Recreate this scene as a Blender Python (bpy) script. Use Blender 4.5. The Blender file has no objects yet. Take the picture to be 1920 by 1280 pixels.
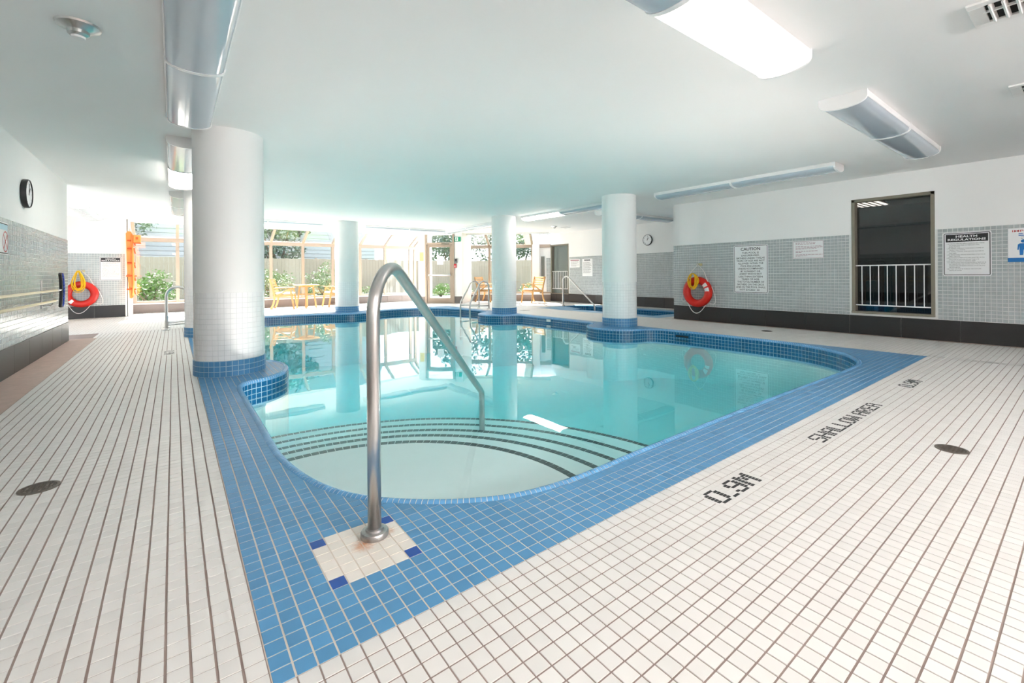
import bpy, bmesh, math, random
import numpy as np
from mathutils import Vector, Matrix
from mathutils.geometry import tessellate_polygon

random.seed(7); rng = np.random.default_rng(7)
PI = math.pi
sc = bpy.context.scene
COL = sc.collection

# ------------------------------------------------------------------ camera
F_PX, CX, CY, ROLL = 835.0, 960.0, 514.5, 0.0078
YAW = math.atan2(635, 835)
FW = np.array([math.sin(YAW), math.cos(YAW), 0.0])
RT = np.array([math.cos(YAW), -math.sin(YAW), 0.0])
UP = np.array([0, 0, 1.0])
EYE = np.array([0, 0, 1.0])
cam = bpy.data.cameras.new('camera'); cam_o = bpy.data.objects.new('camera', cam); COL.objects.link(cam_o)
cam.sensor_width = 36; cam.sensor_fit = 'HORIZONTAL'; cam.lens = F_PX / 1920 * 36
cam.shift_y = -(640 - CY) / 1920; cam.clip_start = .02; cam.clip_end = 200
_r = RT * math.cos(ROLL) - UP * math.sin(ROLL); _u = RT * math.sin(ROLL) + UP * math.cos(ROLL)
cam_o.matrix_world = Matrix(((_r[0], _u[0], -FW[0], 0), (_r[1], _u[1], -FW[1], 0), (_r[2], _u[2], -FW[2], 1), (0, 0, 0, 1)))
sc.camera = cam_o

def proj(p):
    q = np.asarray(p, float) - EYE
    z = q @ FW; z = np.where(z < .05, np.nan, z)
    xr = q @ RT / z * F_PX; yr = -(q @ UP) / z * F_PX
    return (CX + xr * math.cos(ROLL) + yr * math.sin(ROLL), CY - xr * math.sin(ROLL) + yr * math.cos(ROLL))

# ------------------------------------------------------------------ world, sun, exposure
w = bpy.data.worlds.new('world'); sc.world = w; w.use_nodes = True
nt = w.node_tree; nt.nodes.clear()
wo = nt.nodes.new('ShaderNodeOutputWorld'); bg = nt.nodes.new('ShaderNodeBackground')
tc = nt.nodes.new('ShaderNodeTexCoord'); sep = nt.nodes.new('ShaderNodeSeparateXYZ')
rmp = nt.nodes.new('ShaderNodeValToRGB')
rmp.color_ramp.elements[0].position = 0.0; rmp.color_ramp.elements[0].color = (.92, .95, .97, 1)
rmp.color_ramp.elements[1].position = .7; rmp.color_ramp.elements[1].color = (.62, .78, 1, 1)
nt.links.new(tc.outputs['Generated'], sep.inputs[0]); nt.links.new(sep.outputs['Z'], rmp.inputs[0])
nt.links.new(rmp.outputs[0], bg.inputs['Color']); nt.links.new(bg.outputs[0], wo.inputs['Surface'])
bg.inputs['Strength'].default_value = 1.1
SUN_DIR = Vector((-.10, -1.0, -1.02)).normalized()
sun = bpy.data.lights.new('sun', 'SUN'); sun.energy = 11.5; sun.angle = .01; sun.color = (1, .95, .88)
so = bpy.data.objects.new('sun', sun); COL.objects.link(so)
so.rotation_euler = SUN_DIR.to_track_quat('-Z', 'Y').to_euler()
sc.view_settings.view_transform = 'Standard'; sc.view_settings.look = 'None'
sc.view_settings.exposure = 1.85; sc.view_settings.gamma = 1.0; sc.view_settings.use_curve_mapping = False
WALLFILL = 12.6      # emission of the fill lights added behind the viewpoint
LAMP = 1.05            # emission of a switched-on lens
cy = sc.cycles
cy.use_denoising = True
try: cy.denoiser = 'OPENIMAGEDENOISE'
except Exception: pass
cy.max_bounces = 8; cy.diffuse_bounces = 5; cy.glossy_bounces = 4; cy.transmission_bounces = 4
cy.transparent_max_bounces = 16; cy.volume_bounces = 0
cy.caustics_reflective = False; cy.caustics_refractive = False
cy.sample_clamp_indirect = 4.0
cy.use_adaptive_sampling = True; cy.adaptive_threshold = .11; cy.adaptive_min_samples = 16

def portal(c, n, w_, h_):
    l = bpy.data.lights.new('window_portal', 'AREA'); l.shape = 'RECTANGLE'; l.size = w_; l.size_y = h_
    l.cycles.is_portal = True
    o = bpy.data.objects.new('window_portal', l); COL.objects.link(o)
    o.location = c; o.rotation_euler = Vector(n).to_track_quat('-Z', 'Z').to_euler()
portal((2.0, 16.3, 1.4), (0, -1, 0), 5.9, 2.3)
portal((6.4, 16.3, 1.4), (0, -1, 0), 2.3, 2.3)
portal((9.95, 13.85, 1.4), (-.7, -.7, 0), 3.2, 2.3)

# ------------------------------------------------------------------ materials
MATS = {}
def s2l(c):
    return tuple((v / 255 / 12.92 if v / 255 <= .04045 else ((v / 255 + .055) / 1.055) ** 2.4) for v in c)
def _new(name):
    m = bpy.data.materials.new(name); m.use_nodes = True
    n = m.node_tree; b = n.nodes['Principled BSDF']; MATS[name] = m
    return m, n, b
def pmat(name, col, rough=.5, metal=0.0, spec=.5, var=.05, scale=8.0, bump=0.0, bscale=60.0, coat=0.0, stretch=None):
    """plain painted/solid material with a little procedural unevenness"""
    m, n, b = _new(name)
    tx = n.nodes.new('ShaderNodeTexCoord'); no = n.nodes.new('ShaderNodeTexNoise'); no.inputs['Scale'].default_value = scale
    no.inputs['Detail'].default_value = 4
    src = tx.outputs['Object']
    if stretch:
        mp = n.nodes.new('ShaderNodeMapping'); mp.inputs['Scale'].default_value = stretch
        n.links.new(src, mp.inputs[0]); src = mp.outputs[0]
    n.links.new(src, no.inputs['Vector'])
    mr = n.nodes.new('ShaderNodeMapRange'); mr.inputs[3].default_value = 1 - var; mr.inputs[4].default_value = 1 + var
    n.links.new(no.outputs['Fac'], mr.inputs[0])
    hs = n.nodes.new('ShaderNodeHueSaturation'); hs.inputs['Color'].default_value = (*col, 1)
    n.links.new(mr.outputs[0], hs.inputs['Value']); n.links.new(hs.outputs[0], b.inputs['Base Color'])
    b.inputs['Roughness'].default_value = rough; b.inputs['Metallic'].default_value = metal
    b.inputs['Specular IOR Level'].default_value = spec; b.inputs['Coat Weight'].default_value = coat
    if bump:
        n2 = n.nodes.new('ShaderNodeTexNoise'); n2.inputs['Scale'].default_value = bscale; n2.inputs['Detail'].default_value = 3
        bp = n.nodes.new('ShaderNodeBump'); bp.inputs['Strength'].default_value = bump; bp.inputs['Distance'].default_value = .01
        n.links.new(src, n2.inputs['Vector']); n.links.new(n2.outputs['Fac'], bp.inputs['Height']); n.links.new(bp.outputs[0], b.inputs['Normal'])
    return m
def tmat(name, col, var=.06, rough=.35, pitch=.0525, off=(0, 0, 0), spec=.5, dirt=0.0, dirtcol=(.3, .22, .18), rust=None):
    """tile glaze: every tile takes its own slight shade; optional grime and a rust stain"""
    m, n, b = _new(name)
    g = n.nodes.new('ShaderNodeNewGeometry')
    a = n.nodes.new('ShaderNodeVectorMath'); a.operation = 'SUBTRACT'; a.inputs[1].default_value = off
    s = n.nodes.new('ShaderNodeVectorMath'); s.operation = 'SCALE'; s.inputs['Scale'].default_value = 1 / pitch
    f = n.nodes.new('ShaderNodeVectorMath'); f.operation = 'FLOOR'
    wn = n.nodes.new('ShaderNodeTexWhiteNoise')
    n.links.new(g.outputs['Position'], a.inputs[0]); n.links.new(a.outputs[0], s.inputs[0]); n.links.new(s.outputs[0], f.inputs[0]); n.links.new(f.outputs[0], wn.inputs['Vector'])
    mr = n.nodes.new('ShaderNodeMapRange'); mr.inputs[3].default_value = 1 - var; mr.inputs[4].default_value = 1 + var
    n.links.new(wn.outputs['Value'], mr.inputs[0])
    hs = n.nodes.new('ShaderNodeHueSaturation'); hs.inputs['Color'].default_value = (*col, 1)
    n.links.new(mr.outputs[0], hs.inputs['Value'])
    out = hs.outputs[0]
    if dirt:
        no = n.nodes.new('ShaderNodeTexNoise'); no.inputs['Scale'].default_value = 2.3; no.inputs['Detail'].default_value = 6
        n.links.new(g.outputs['Position'], no.inputs['Vector'])
        m2 = n.nodes.new('ShaderNodeMapRange'); m2.inputs[1].default_value = .5; m2.inputs[2].default_value = .8; m2.inputs[4].default_value = dirt
        n.links.new(no.outputs['Fac'], m2.inputs[0])
        mx = n.nodes.new('ShaderNodeMix'); mx.data_type = 'RGBA'; mx.inputs['B'].default_value = (*dirtcol, 1)
        n.links.new(m2.outputs[0], mx.inputs['Factor']); n.links.new(out, mx.inputs['A']); out = mx.outputs['Result']
    if rust:
        for (px, py, rr) in rust:
            d = n.nodes.new('ShaderNodeVectorMath'); d.operation = 'DISTANCE'; d.inputs[1].default_value = (px, py, 0)
            n.links.new(g.outputs['Position'], d.inputs[0])
            no = n.nodes.new('ShaderNodeTexNoise'); no.inputs['Scale'].default_value = 70
            n.links.new(g.outputs['Position'], no.inputs['Vector'])
            ad = n.nodes.new('ShaderNodeMath'); ad.operation = 'MULTIPLY_ADD'; ad.inputs[1].default_value = .05; n.links.new(no.outputs['Fac'], ad.inputs[0]); n.links.new(d.outputs['Value'], ad.inputs[2])
            m2 = n.nodes.new('ShaderNodeMapRange'); m2.inputs[1].default_value = rr + .028; m2.inputs[2].default_value = .022; m2.inputs[3].default_value = 0; m2.inputs[4].default_value = .9
            n.links.new(ad.outputs[0], m2.inputs[0])
            mx = n.nodes.new('ShaderNodeMix'); mx.data_type = 'RGBA'; mx.inputs['B'].default_value = (.55, .19, .03, 1)
            n.links.new(m2.outputs[0], mx.inputs['Factor']); n.links.new(out, mx.inputs['A']); out = mx.outputs['Result']
    n.links.new(out, b.inputs['Base Color'])
    b.inputs['Roughness'].default_value = rough; b.inputs['Specular IOR Level'].default_value = spec
    return m
def emat(name, col, strength):
    m, n, b = _new(name)
    b.inputs['Base Color'].default_value = (.8, .8, .8, 1)
    b.inputs['Emission Color'].default_value = (*col, 1); b.inputs['Emission Strength'].default_value = strength
    return m
def glassmat(name, tint=(1, 1, 1), f0=.04, rough=0.0, bump=None, volume=None):
    """thin clear sheet: mirror by angle, otherwise clear"""
    m = bpy.data.materials.new(name); m.use_nodes = True; MATS[name] = m
    n = m.node_tree; n.nodes.clear()
    o = n.nodes.new('ShaderNodeOutputMaterial'); mx = n.nodes.new('ShaderNodeMixShader')
    t = n.nodes.new('ShaderNodeBsdfTransparent'); t.inputs[0].default_value = (*tint, 1)
    g = n.nodes.new('ShaderNodeBsdfGlossy'); g.inputs['Roughness'].default_value = rough; g.inputs[0].default_value = (1, 1, 1, 1)
    lw = n.nodes.new('ShaderNodeLayerWeight'); lw.inputs['Blend'].default_value = .5
    pw = n.nodes.new('ShaderNodeMath'); pw.operation = 'POWER'; pw.inputs[1].default_value = 5
    ma = n.nodes.new('ShaderNodeMath'); ma.operation = 'MULTIPLY_ADD'; ma.inputs[1].default_value = 1 - f0; ma.inputs[2].default_value = f0
    n.links.new(lw.outputs['Facing'], pw.inputs[0]); n.links.new(pw.outputs[0], ma.inputs[0]); n.links.new(ma.outputs[0], mx.inputs[0])
    n.links.new(t.outputs[0], mx.inputs[1]); n.links.new(g.outputs[0], mx.inputs[2]); n.links.new(mx.outputs[0], o.inputs['Surface'])
    if bump:
        tx = n.nodes.new('ShaderNodeNewGeometry'); no = n.nodes.new('ShaderNodeTexNoise'); no.inputs['Scale'].default_value = bump[0]; no.inputs['Detail'].default_value = 2
        bp = n.nodes.new('ShaderNodeBump'); bp.inputs['Strength'].default_value = bump[1]; bp.inputs['Distance'].default_value = bump[2]
        n.links.new(tx.outputs['Position'], no.inputs['Vector']); n.links.new(no.outputs['Fac'], bp.inputs['Height'])
        n.links.new(bp.outputs[0], g.inputs['Normal'])
    if volume:
        v = n.nodes.new('ShaderNodeVolumeAbsorption'); v.inputs['Color'].default_value = (*volume[0], 1); v.inputs['Density'].default_value = volume[1]
        n.links.new(v.outputs[0], o.inputs['Volume'])
    return m

P_ = .0525
X0, Y0 = .1870, 1.2175            # tile grid origin: inner corner of the blue border
M_paint = pmat('white_paint', (.88, .88, .875), .6, var=.015, scale=3, spec=.3)
M_ceil = pmat('ceiling_paint', (.9, .9, .895), .75, var=.012, scale=2, spec=.2, bump=.05, bscale=200)
M_deck = tmat('white_deck_tile', (.75, .735, .718), .035, .42, off=(X0, Y0, 0), dirt=.16, dirtcol=(.62, .55, .5))
M_deckgrout = pmat('brown_grout', s2l((150, 134, 128)), .9, var=.25, scale=5)
M_blue = tmat('blue_border_tile', s2l((80, 142, 188)), .07, .33, off=(X0, Y0, 0))
M_bluegrout = pmat('cream_grout', s2l((214, 202, 190)), .85, var=.15, scale=9)
M_sq = tmat('cream_tile', s2l((232, 226, 218)), .03, .35, off=(X0, Y0, 0), rust=[(.553, 1.655, .045), (.655, 1.69, .035)])
M_navy = tmat('navy_tile', s2l((12, 72, 158)), .06, .3)
M_band = tmat('waterline_tile_glaze', s2l((20, 92, 138)), .12, .2)
M_bandgrout = pmat('pale_blue_grout', s2l((176, 200, 214)), .8, var=.08)
M_copgrout = pmat('white_coping_grout', s2l((232, 228, 224)), .8, var=.08)
M_cop = tmat('coping_glaze', s2l((98, 158, 205)), .06, .25)
M_grey = tmat('grey_wall_tile', s2l((172, 179, 181)), .09, .22)
M_greygrout = pmat('white_grout', s2l((226, 228, 226)), .8, var=.04)
M_black = pmat('black_base_tile', s2l((42, 40, 40)), .38, var=.12, scale=30)
M_basegrout = pmat('base_grout', s2l((190, 186, 180)), .8)
M_pink = tmat('pink_floor_tile', s2l((198, 174, 164)), .05, .6)
M_plaster = pmat('pool_plaster', s2l((238, 241, 240)), .7, var=.02)
M_steptile = pmat('black_step_tile', s2l((44, 44, 46)), .45, var=.1)
M_coltile = tmat('white_column_tile', s2l((246, 246, 247)), .02, .22)
M_colgrout = pmat('column_grout', s2l((220, 221, 223)), .8)
M_steel = pmat('brushed_steel', (.62, .61, .60), .28, 1.0, var=.12, scale=40, bump=.03, bscale=300, stretch=(1, 1, .1))
M_steeldull = pmat('weathered_steel', (.48, .46, .45), .38, 1.0, var=.25, scale=60, bump=.12, bscale=120)
M_alu = pmat('beige_aluminium', s2l((168, 151, 136)), .5, var=.03)
M_bronze = pmat('taupe_frame', s2l((132, 126, 112)), .45, var=.05)
M_white = pmat('white_enamel', (.86, .86, .86), .35, var=.01)
M_plastic = pmat('white_plastic', (.85, .85, .84), .4, var=.01)
M_dark = pmat('black_plastic', (.02, .02, .022), .4, var=.05)
M_ink = pmat('black_print', (.02, .02, .022), .6, var=.02)
M_inkred = pmat('red_print', s2l((190, 60, 60)), .6, var=.02)
M_inkgrey = pmat('grey_print', s2l((110, 108, 112)), .6, var=.02)
M_inkpink = pmat('pale_red_print', s2l((176, 140, 150)), .6, var=.02)
M_board = pmat('white_sign_board', (.86, .87, .88), .4, var=.01)
M_signblue = pmat('blue_print', s2l((0, 110, 185)), .5, var=.02)
M_wood = pmat('honey_teak', s2l((196, 150, 96)), .5, var=.22, scale=14, stretch=(1, 1, .2))
M_cush = pmat('white_cushion', (.85, .85, .83), .9, var=.03, bump=.2, bscale=90)
M_ring = pmat('red_ring_vinyl', s2l((205, 30, 18)), .35, var=.08)
M_tape = pmat('reflective_tape', (.85, .85, .86), .3, var=.03)
M_rope = pmat('white_rope', (.85, .85, .83), .8, var=.08, scale=80)
M_yrope = pmat('yellow_rope', s2l((238, 190, 20)), .7, var=.12, scale=80)
M_orange = pmat('orange_vinyl', s2l((248, 150, 75)), .5, var=.1)
M_dorange = pmat('dark_orange_webbing', s2l((225, 88, 30)), .7, var=.1)
M_pole = pmat('pale_yellow_pole', s2l((222, 208, 165)), .35, var=.06)
M_bristle = pmat('blue_bristle', s2l((22, 62, 168)), .8, var=.25, scale=60, bump=.6, bscale=150)
M_lens = None
M_green = pmat('green_exit_print', s2l((20, 150, 110)), .4, var=.03)
M_redbox = pmat('red_alarm_plastic', s2l((200, 30, 40)), .4, var=.03)
M_yellow = pmat('yellow_notice_paper', s2l((250, 232, 150)), .7, var=.02)
M_glass = glassmat('window_glass', (.97, .985, .98), .04)
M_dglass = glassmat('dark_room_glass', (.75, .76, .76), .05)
M_water = glassmat('pool_water', (1, 1, 1), .022, 0.0, bump=(1.6, .10, .012), volume=((.05, .92, .97), .60))
M_tubwater = glassmat('tub_water', (1, 1, 1), .022, 0.0, bump=(3.0, .15, .012), volume=((.2, .75, .85), .9))
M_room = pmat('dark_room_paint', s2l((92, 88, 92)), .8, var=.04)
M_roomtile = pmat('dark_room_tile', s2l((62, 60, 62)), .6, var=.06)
M_grass = pmat('lawn_green', s2l((90, 112, 66)), .9, var=.25, scale=3)
M_patio = pmat('patio_concrete', s2l((165, 160, 152)), .9, var=.08, scale=4)
M_fence = pmat('weathered_fence_wood', s2l((150, 138, 124)), .85, var=.15, scale=6, stretch=(6, 6, .5))
M_leafs = [pmat('leaf_green', s2l((92, 122, 58)), .6, var=.35, scale=5), pmat('leaf_pale', s2l((118, 132, 94)), .6, var=.3, scale=5), pmat('leaf_dark', s2l((88, 104, 88)), .6, var=.35, scale=4)]
M_bark = pmat('brown_bark', s2l((110, 92, 76)), .9, var=.2)
M_house = pmat('neighbour_siding', s2l((182, 184, 188)), .8, var=.05)
M_drain = pmat('cast_brass_grate', s2l((118, 110, 102)), .5, .6, var=.3, scale=40)
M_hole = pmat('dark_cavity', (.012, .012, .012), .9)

# ------------------------------------------------------------------ mesh helpers
class MB:
    def __init__(s): s.v = []; s.f = []; s.m = []
    def add(s, vs, fs, mi=0):
        k = len(s.v); s.v += [tuple(p) for p in vs]; s.f += [tuple(i + k for i in f) for f in fs]; s.m += [mi] * len(fs); return s
    def box(s, c, d, bev=0.0, M=None, mi=0):
        x, y, z = d[0] / 2, d[1] / 2, d[2] / 2
        if bev <= 0:
            vs = [(-x, -y, -z), (x, -y, -z), (x, y, -z), (-x, y, -z), (-x, -y, z), (x, -y, z), (x, y, z), (-x, y, z)]
            fs = [(3, 2, 1, 0), (4, 5, 6, 7), (0, 1, 5, 4), (1, 2, 6, 5), (2, 3, 7, 6), (3, 0, 4, 7)]
        else:
            b = bmesh.new(); bmesh.ops.create_cube(b, size=1)
            for q in b.verts: q.co = Vector((q.co.x * 2 * x, q.co.y * 2 * y, q.co.z * 2 * z))
            bmesh.ops.bevel(b, geom=b.edges[:], offset=min(bev, x * .98, y * .98, z * .98), segments=2, affect='EDGES', profile=.5)
            b.verts.ensure_lookup_table(); vs = [tuple(q.co) for q in b.verts]; fs = [tuple(q.index for q in f.verts) for f in b.faces]; b.free()
        c = Vector(c)
        if M is not None: vs = [tuple(M @ Vector(p) + c) for p in vs]
        else: vs = [(p[0] + c.x, p[1] + c.y, p[2] + c.z) for p in vs]
        return s.add(vs, fs, mi)
    def beam(s, a, b, wd, ht, upv=(0, 0, 1), bev=0.0, mi=0):
        a, b = Vector(a), Vector(b); d = b - a; L = d.length; d.normalize()
        u = Vector(upv); x = d.cross(u)
        if x.length < 1e-5: x = d.cross(Vector((1, 0, 0)))
        x.normalize(); z = x.cross(d)
        M = Matrix((x, d, z)).transposed()
        return s.box((a + b) / 2, (wd, L, ht), bev, M, mi)
    def tube(s, pts, r, n=12, closed=False, mi=0, cap=True):
        pts = [Vector(p) for p in pts]; k = len(pts); rs = r if isinstance(r, (list, tuple)) else [r] * k
        T = []
        for i in range(k):
            a = pts[(i - 1) % k] if (closed or i > 0) else pts[i]; b = pts[(i + 1) % k] if (closed or i < k - 1) else pts[i]
            T.append((b - a).normalized())
        n0 = T[0].cross(Vector((0, 0, 1)))
        if n0.length < 1e-3: n0 = T[0].cross(Vector((1, 0, 0)))
        n0.normalize(); vs = []
        for i in range(k):
            t = T[i]; n0 = (n0 - t * n0.dot(t)).normalized(); b0 = t.cross(n0)
            for j in range(n):
                a = 2 * PI * j / n; vs.append(pts[i] + (n0 * math.cos(a) + b0 * math.sin(a)) * rs[i])
        fs = []
        for i in range(k if closed else k - 1):
            for j in range(n):
                fs.append((i * n + j, i * n + (j + 1) % n, ((i + 1) % k) * n + (j + 1) % n, ((i + 1) % k) * n + j))
        if not closed and cap: fs += [tuple(reversed(range(n))), tuple((k - 1) * n + j for j in range(n))]
        return s.add(vs, fs, mi)
    def lathe(s, prof, n=32, c=(0, 0, 0), M=None, mi=0, capb=True, capt=True):
        vs = []; k = len(prof)
        for (r, z) in prof:
            for j in range(n):
                a = 2 * PI * j / n; p = Vector((r * math.cos(a), r * math.sin(a), z))
                if M is not None: p = M @ p
                vs.append(p + Vector(c))
        fs = [(i * n + j, i * n + (j + 1) % n, (i + 1) * n + (j + 1) % n, (i + 1) * n + j) for i in range(k - 1) for j in range(n)]
        if capb: fs.append(tuple(reversed(range(n))))
        if capt: fs.append(tuple((k - 1) * n + j for j in range(n)))
        return s.add(vs, fs, mi)
    def prism(s, poly, o, ex, ey, depth, mi=0):
        """flat outline (u,v) on axes ex, ey at o, thickened by depth along ex x ey"""
        o, ex, ey = Vector(o), Vector(ex), Vector(ey); nz = ex.cross(ey).normalized() * depth; k = len(poly)
        vs = [o + ex * p[0] + ey * p[1] for p in poly] + [o + ex * p[0] + ey * p[1] + nz for p in poly]
        fs = [tuple(reversed(range(k))), tuple(range(k, 2 * k))] + [(i, (i + 1) % k, k + (i + 1) % k, k + i) for i in range(k)]
        return s.add(vs, fs, mi)
    def mesh(s, name, mats, smooth=False):
        me = bpy.data.meshes.new(name); me.from_pydata(s.v, [], s.f)
        for m in (mats if isinstance(mats, (list, tuple)) else [mats]): me.materials.append(m)
        if any(s.m): me.polygons.foreach_set('material_index', s.m)
        if smooth: me.polygons.foreach_set('use_smooth', [True] * len(s.f))
        me.update(); return me

def obj(name, mb, mats, parent=None, smooth=False, auto=None):
    me = mb.mesh(name, mats, smooth) if isinstance(mb, MB) else mb
    o = bpy.data.objects.new(name, me); COL.objects.link(o)
    if parent is not None: o.parent = parent
    if auto and smooth:
        try: me.set_sharp_from_angle(angle=auto)
        except Exception: pass
    return o
def tag(o, label, cat, group=None, kind=None):
    o['label'] = label; o['category'] = cat
    if group: o['group'] = group
    if kind: o['kind'] = kind
    return o
def thing(name, label, cat, loc=(0, 0, 0), rz=0.0, group=None, kind=None):
    o = bpy.data.objects.new(name, None); COL.objects.link(o); o.location = loc; o.rotation_euler = (0, 0, rz); o.empty_display_size = .05
    return tag(o, label, cat, group, kind)
def copy_tree(o, parent=None):
    c = o.copy(); COL.objects.link(c); c.parent = parent
    for ch in o.children: copy_tree(ch, c)
    return c
def stuff(o): o['kind'] = 'stuff'; return o
SMOOTH = math.radians(35)

def inside(poly, x, y):
    x = np.asarray(x); y = np.asarray(y); r = np.zeros(x.shape, bool); n = len(poly)
    for i in range(n):
        x1, y1 = poly[i]; x2, y2 = poly[(i + 1) % n]
        c = ((y1 > y) != (y2 > y)); 
        with np.errstate(divide='ignore', invalid='ignore'):
            r ^= c & (x < (x2 - x1) * (y - y1) / (y2 - y1 + 1e-15) + x1)
    return r
def flat(polys, z):
    """polygon with holes -> MB at height z, facing up"""
    loops = [[Vector((p[0], p[1], 0)) for p in q] for q in polys]
    tri = tessellate_polygon(loops); vs = [(p.x, p.y, z) for q in loops for p in q]; fs = []
    for t in tri:
        a, b, c = [vs[i] for i in t]
        cr = (b[0] - a[0]) * (c[1] - a[1]) - (b[1] - a[1]) * (c[0] - a[0])
        if abs(cr) > 1e-12: fs.append(tuple(t) if cr > 0 else tuple(reversed(t)))
    return MB().add(vs, fs)

# ------------------------------------------------------------------ pool outline (plan, metres)
ctrl = [(.44, 4.3), (.44, 3.4), (.44, 2.83), (.475, 2.50), (.545, 2.22), (.66, 2.00), (.83, 1.82), (1.02, 1.68), (1.24, 1.58), (1.56, 1.535),
        (2.1, 1.545), (2.9, 1.55), (3.9, 1.55), (4.8, 1.535), (5.5, 1.53), (5.95, 1.56), (6.3, 1.68), (6.62, 1.92), (6.86, 2.27), (7.0, 2.7), (7.04, 3.3), (7.03, 4.1),
        (6.98, 4.72), (6.80, 4.96), (6.50, 5.06), (6.29, 5.28), (6.22, 5.56), (6.28, 5.82), (6.46, 6.02), (6.72, 6.14), (6.85, 6.36), (6.87, 7.1), (6.85, 8.0), (6.82, 8.56),
        (6.66, 8.76), (6.42, 8.88), (6.22, 9.10), (6.16, 9.36), (6.26, 9.62), (6.48, 9.80), (6.70, 9.95), (6.82, 10.25), (6.84, 10.8), (6.74, 11.35), (6.52, 11.9), (6.1, 12.32), (5.5, 12.52),
        (4.9, 12.5), (4.55, 12.32), (4.25, 12.06), (3.9, 11.95), (3.52, 12.04), (3.2, 12.26), (2.8, 12.38), (2.1, 12.48), (1.5, 12.5), (.95, 12.3), (.58, 11.85), (.44, 11.2), (.44, 10.4), (.46, 10.05),
        (.62, 9.86), (.88, 9.72), (1.02, 9.42), (1.00, 9.12), (.84, 8.86), (.58, 8.72), (.45, 8.5), (.44, 7.6), (.44, 6.6), (.47, 6.32), (.62, 6.16), (.82, 6.04), (.95, 5.80), (.975, 5.52), (.90, 5.22), (.74, 5.03), (.55, 4.93), (.455, 4.78)]
def smooth_closed(c, step):
    n = len(c); out = []
    for i in range(n):
        p0, p1, p2, p3 = [np.array(c[(i + k) % n]) for k in (-1, 0, 1, 2)]
        for t in np.linspace(0, 1, 24, endpoint=False):
            out.append(.5 * ((2 * p1) + (-p0 + p2) * t + (2 * p0 - 5 * p1 + 4 * p2 - p3) * t * t + (-p0 + 3 * p1 - 3 * p2 + p3) * t ** 3))
    o = np.array(out); d = np.r_[0, np.cumsum(np.linalg.norm(np.roll(o, -1, 0) - o, axis=1))]
    N = int(round(d[-1] / step)); s = np.linspace(0, d[-1], N, endpoint=False); o2 = np.vstack([o, o[:1]])
    return np.c_[np.interp(s, d, o2[:, 0]), np.interp(s, d, o2[:, 1])]
EDGE = smooth_closed(ctrl, P_)                 # coping's deck side, one station per tile joint
def normals(p):
    t = np.roll(p, -1, 0) - np.roll(p, 1, 0); t /= np.linalg.norm(t, axis=1)[:, None]
    return np.c_[-t[:, 1], t[:, 0]]            # counter-clockwise outline: this points into the pool
_area = .5 * np.sum(EDGE[:, 0] * np.roll(EDGE[:, 1], -1) - np.roll(EDGE[:, 0], -1) * EDGE[:, 1])
if _area < 0: EDGE = EDGE[::-1].copy()
NIN = normals(EDGE)
COPW = .048
WALLP = EDGE + NIN * COPW                       # inner pool wall
WATER_Z, BASIN_Z = -.125, -.62
TUB = [(9.02, 6.35), (10.0, 6.3), (10.33, 6.7), (10.33, 9.7), (10.1, 10.02), (9.55, 10.02), (9.45, 9.1), (9.02, 9.05)]
TUBB = (8.63, 5.95, 10.75, 10.16)               # light blue border round the hot tub
COLS = [('near', .479, 5.591, .322), ('farleft', .465, 9.30, .322), ('right', 6.905, 5.631, .326), ('mid', 6.825, 9.314, .318), ('back', 3.872, 12.722, .315)]
RWX, LWX, SWX, BLY, WINY = 8.79, -1.345, 11.25, 15.1, 16.1
CEIL = 2.5

# ------------------------------------------------------------------ floor and its tiles
NEARLIM = 300
def tile_mesh(w_, h_, t=.006, ins=.0012):
    x, y = w_ / 2, h_ / 2
    return [(-x, -y, -t), (x, -y, -t), (x, y, -t), (-x, y, -t), (-x + ins, -y + ins, 0), (x - ins, -y + ins, 0), (x - ins, y - ins, 0), (-x + ins, y - ins, 0)], [(4, 5, 6, 7), (0, 1, 5, 4), (1, 2, 6, 5), (2, 3, 7, 6), (3, 0, 4, 7)]
def clip_half(poly, p, n):
    """keep the side where (q-p).n <= 0"""
    out = []
    for i in range(len(poly)):
        a, b = poly[i], poly[(i + 1) % len(poly)]
        da = (a[0] - p[0]) * n[0] + (a[1] - p[1]) * n[1]; db = (b[0] - p[0]) * n[0] + (b[1] - p[1]) * n[1]
        if da <= 0: out.append(a)
        if (da < 0 < db) or (db < 0 < da):
            t = da / (da - db); out.append((a[0] + (b[0] - a[0]) * t, a[1] + (b[1] - a[1]) * t))
    return out
def px_area(corners):
    """projected area in photo pixels, 0 outside the frame; corners (n,4,3)"""
    u, v = proj(corners.reshape(-1, 3)); u = u.reshape(-1, 4); v = v.reshape(-1, 4)
    a = .5 * np.abs((u[:, 0] - u[:, 2]) * (v[:, 1] - v[:, 3]) - (u[:, 1] - u[:, 3]) * (v[:, 0] - v[:, 2]))
    ok = (u.mean(1) > 0) & (u.mean(1) < 1920) & (v.mean(1) > 0) & (v.mean(1) < 1280)
    return np.where(ok & np.isfinite(a), a, 0)

OUTER = [(LWX, -3.6), (RWX, -3.6), (RWX, 5.66), (SWX, 5.66), (SWX, 12.38), (8.75, 14.88), (7.53, WINY), (-.9, WINY), (-.9, BLY), (-3.2, BLY), (-3.2, 9.94), (LWX, 9.94)]
EDGE_L = [tuple(p) for p in EDGE]
floor = obj('floor', flat([OUTER, EDGE_L, TUB], -.0022), M_deckgrout)
tag(floor, 'white square-tiled pool deck with dark grout lines', 'floor', kind='structure')

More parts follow.
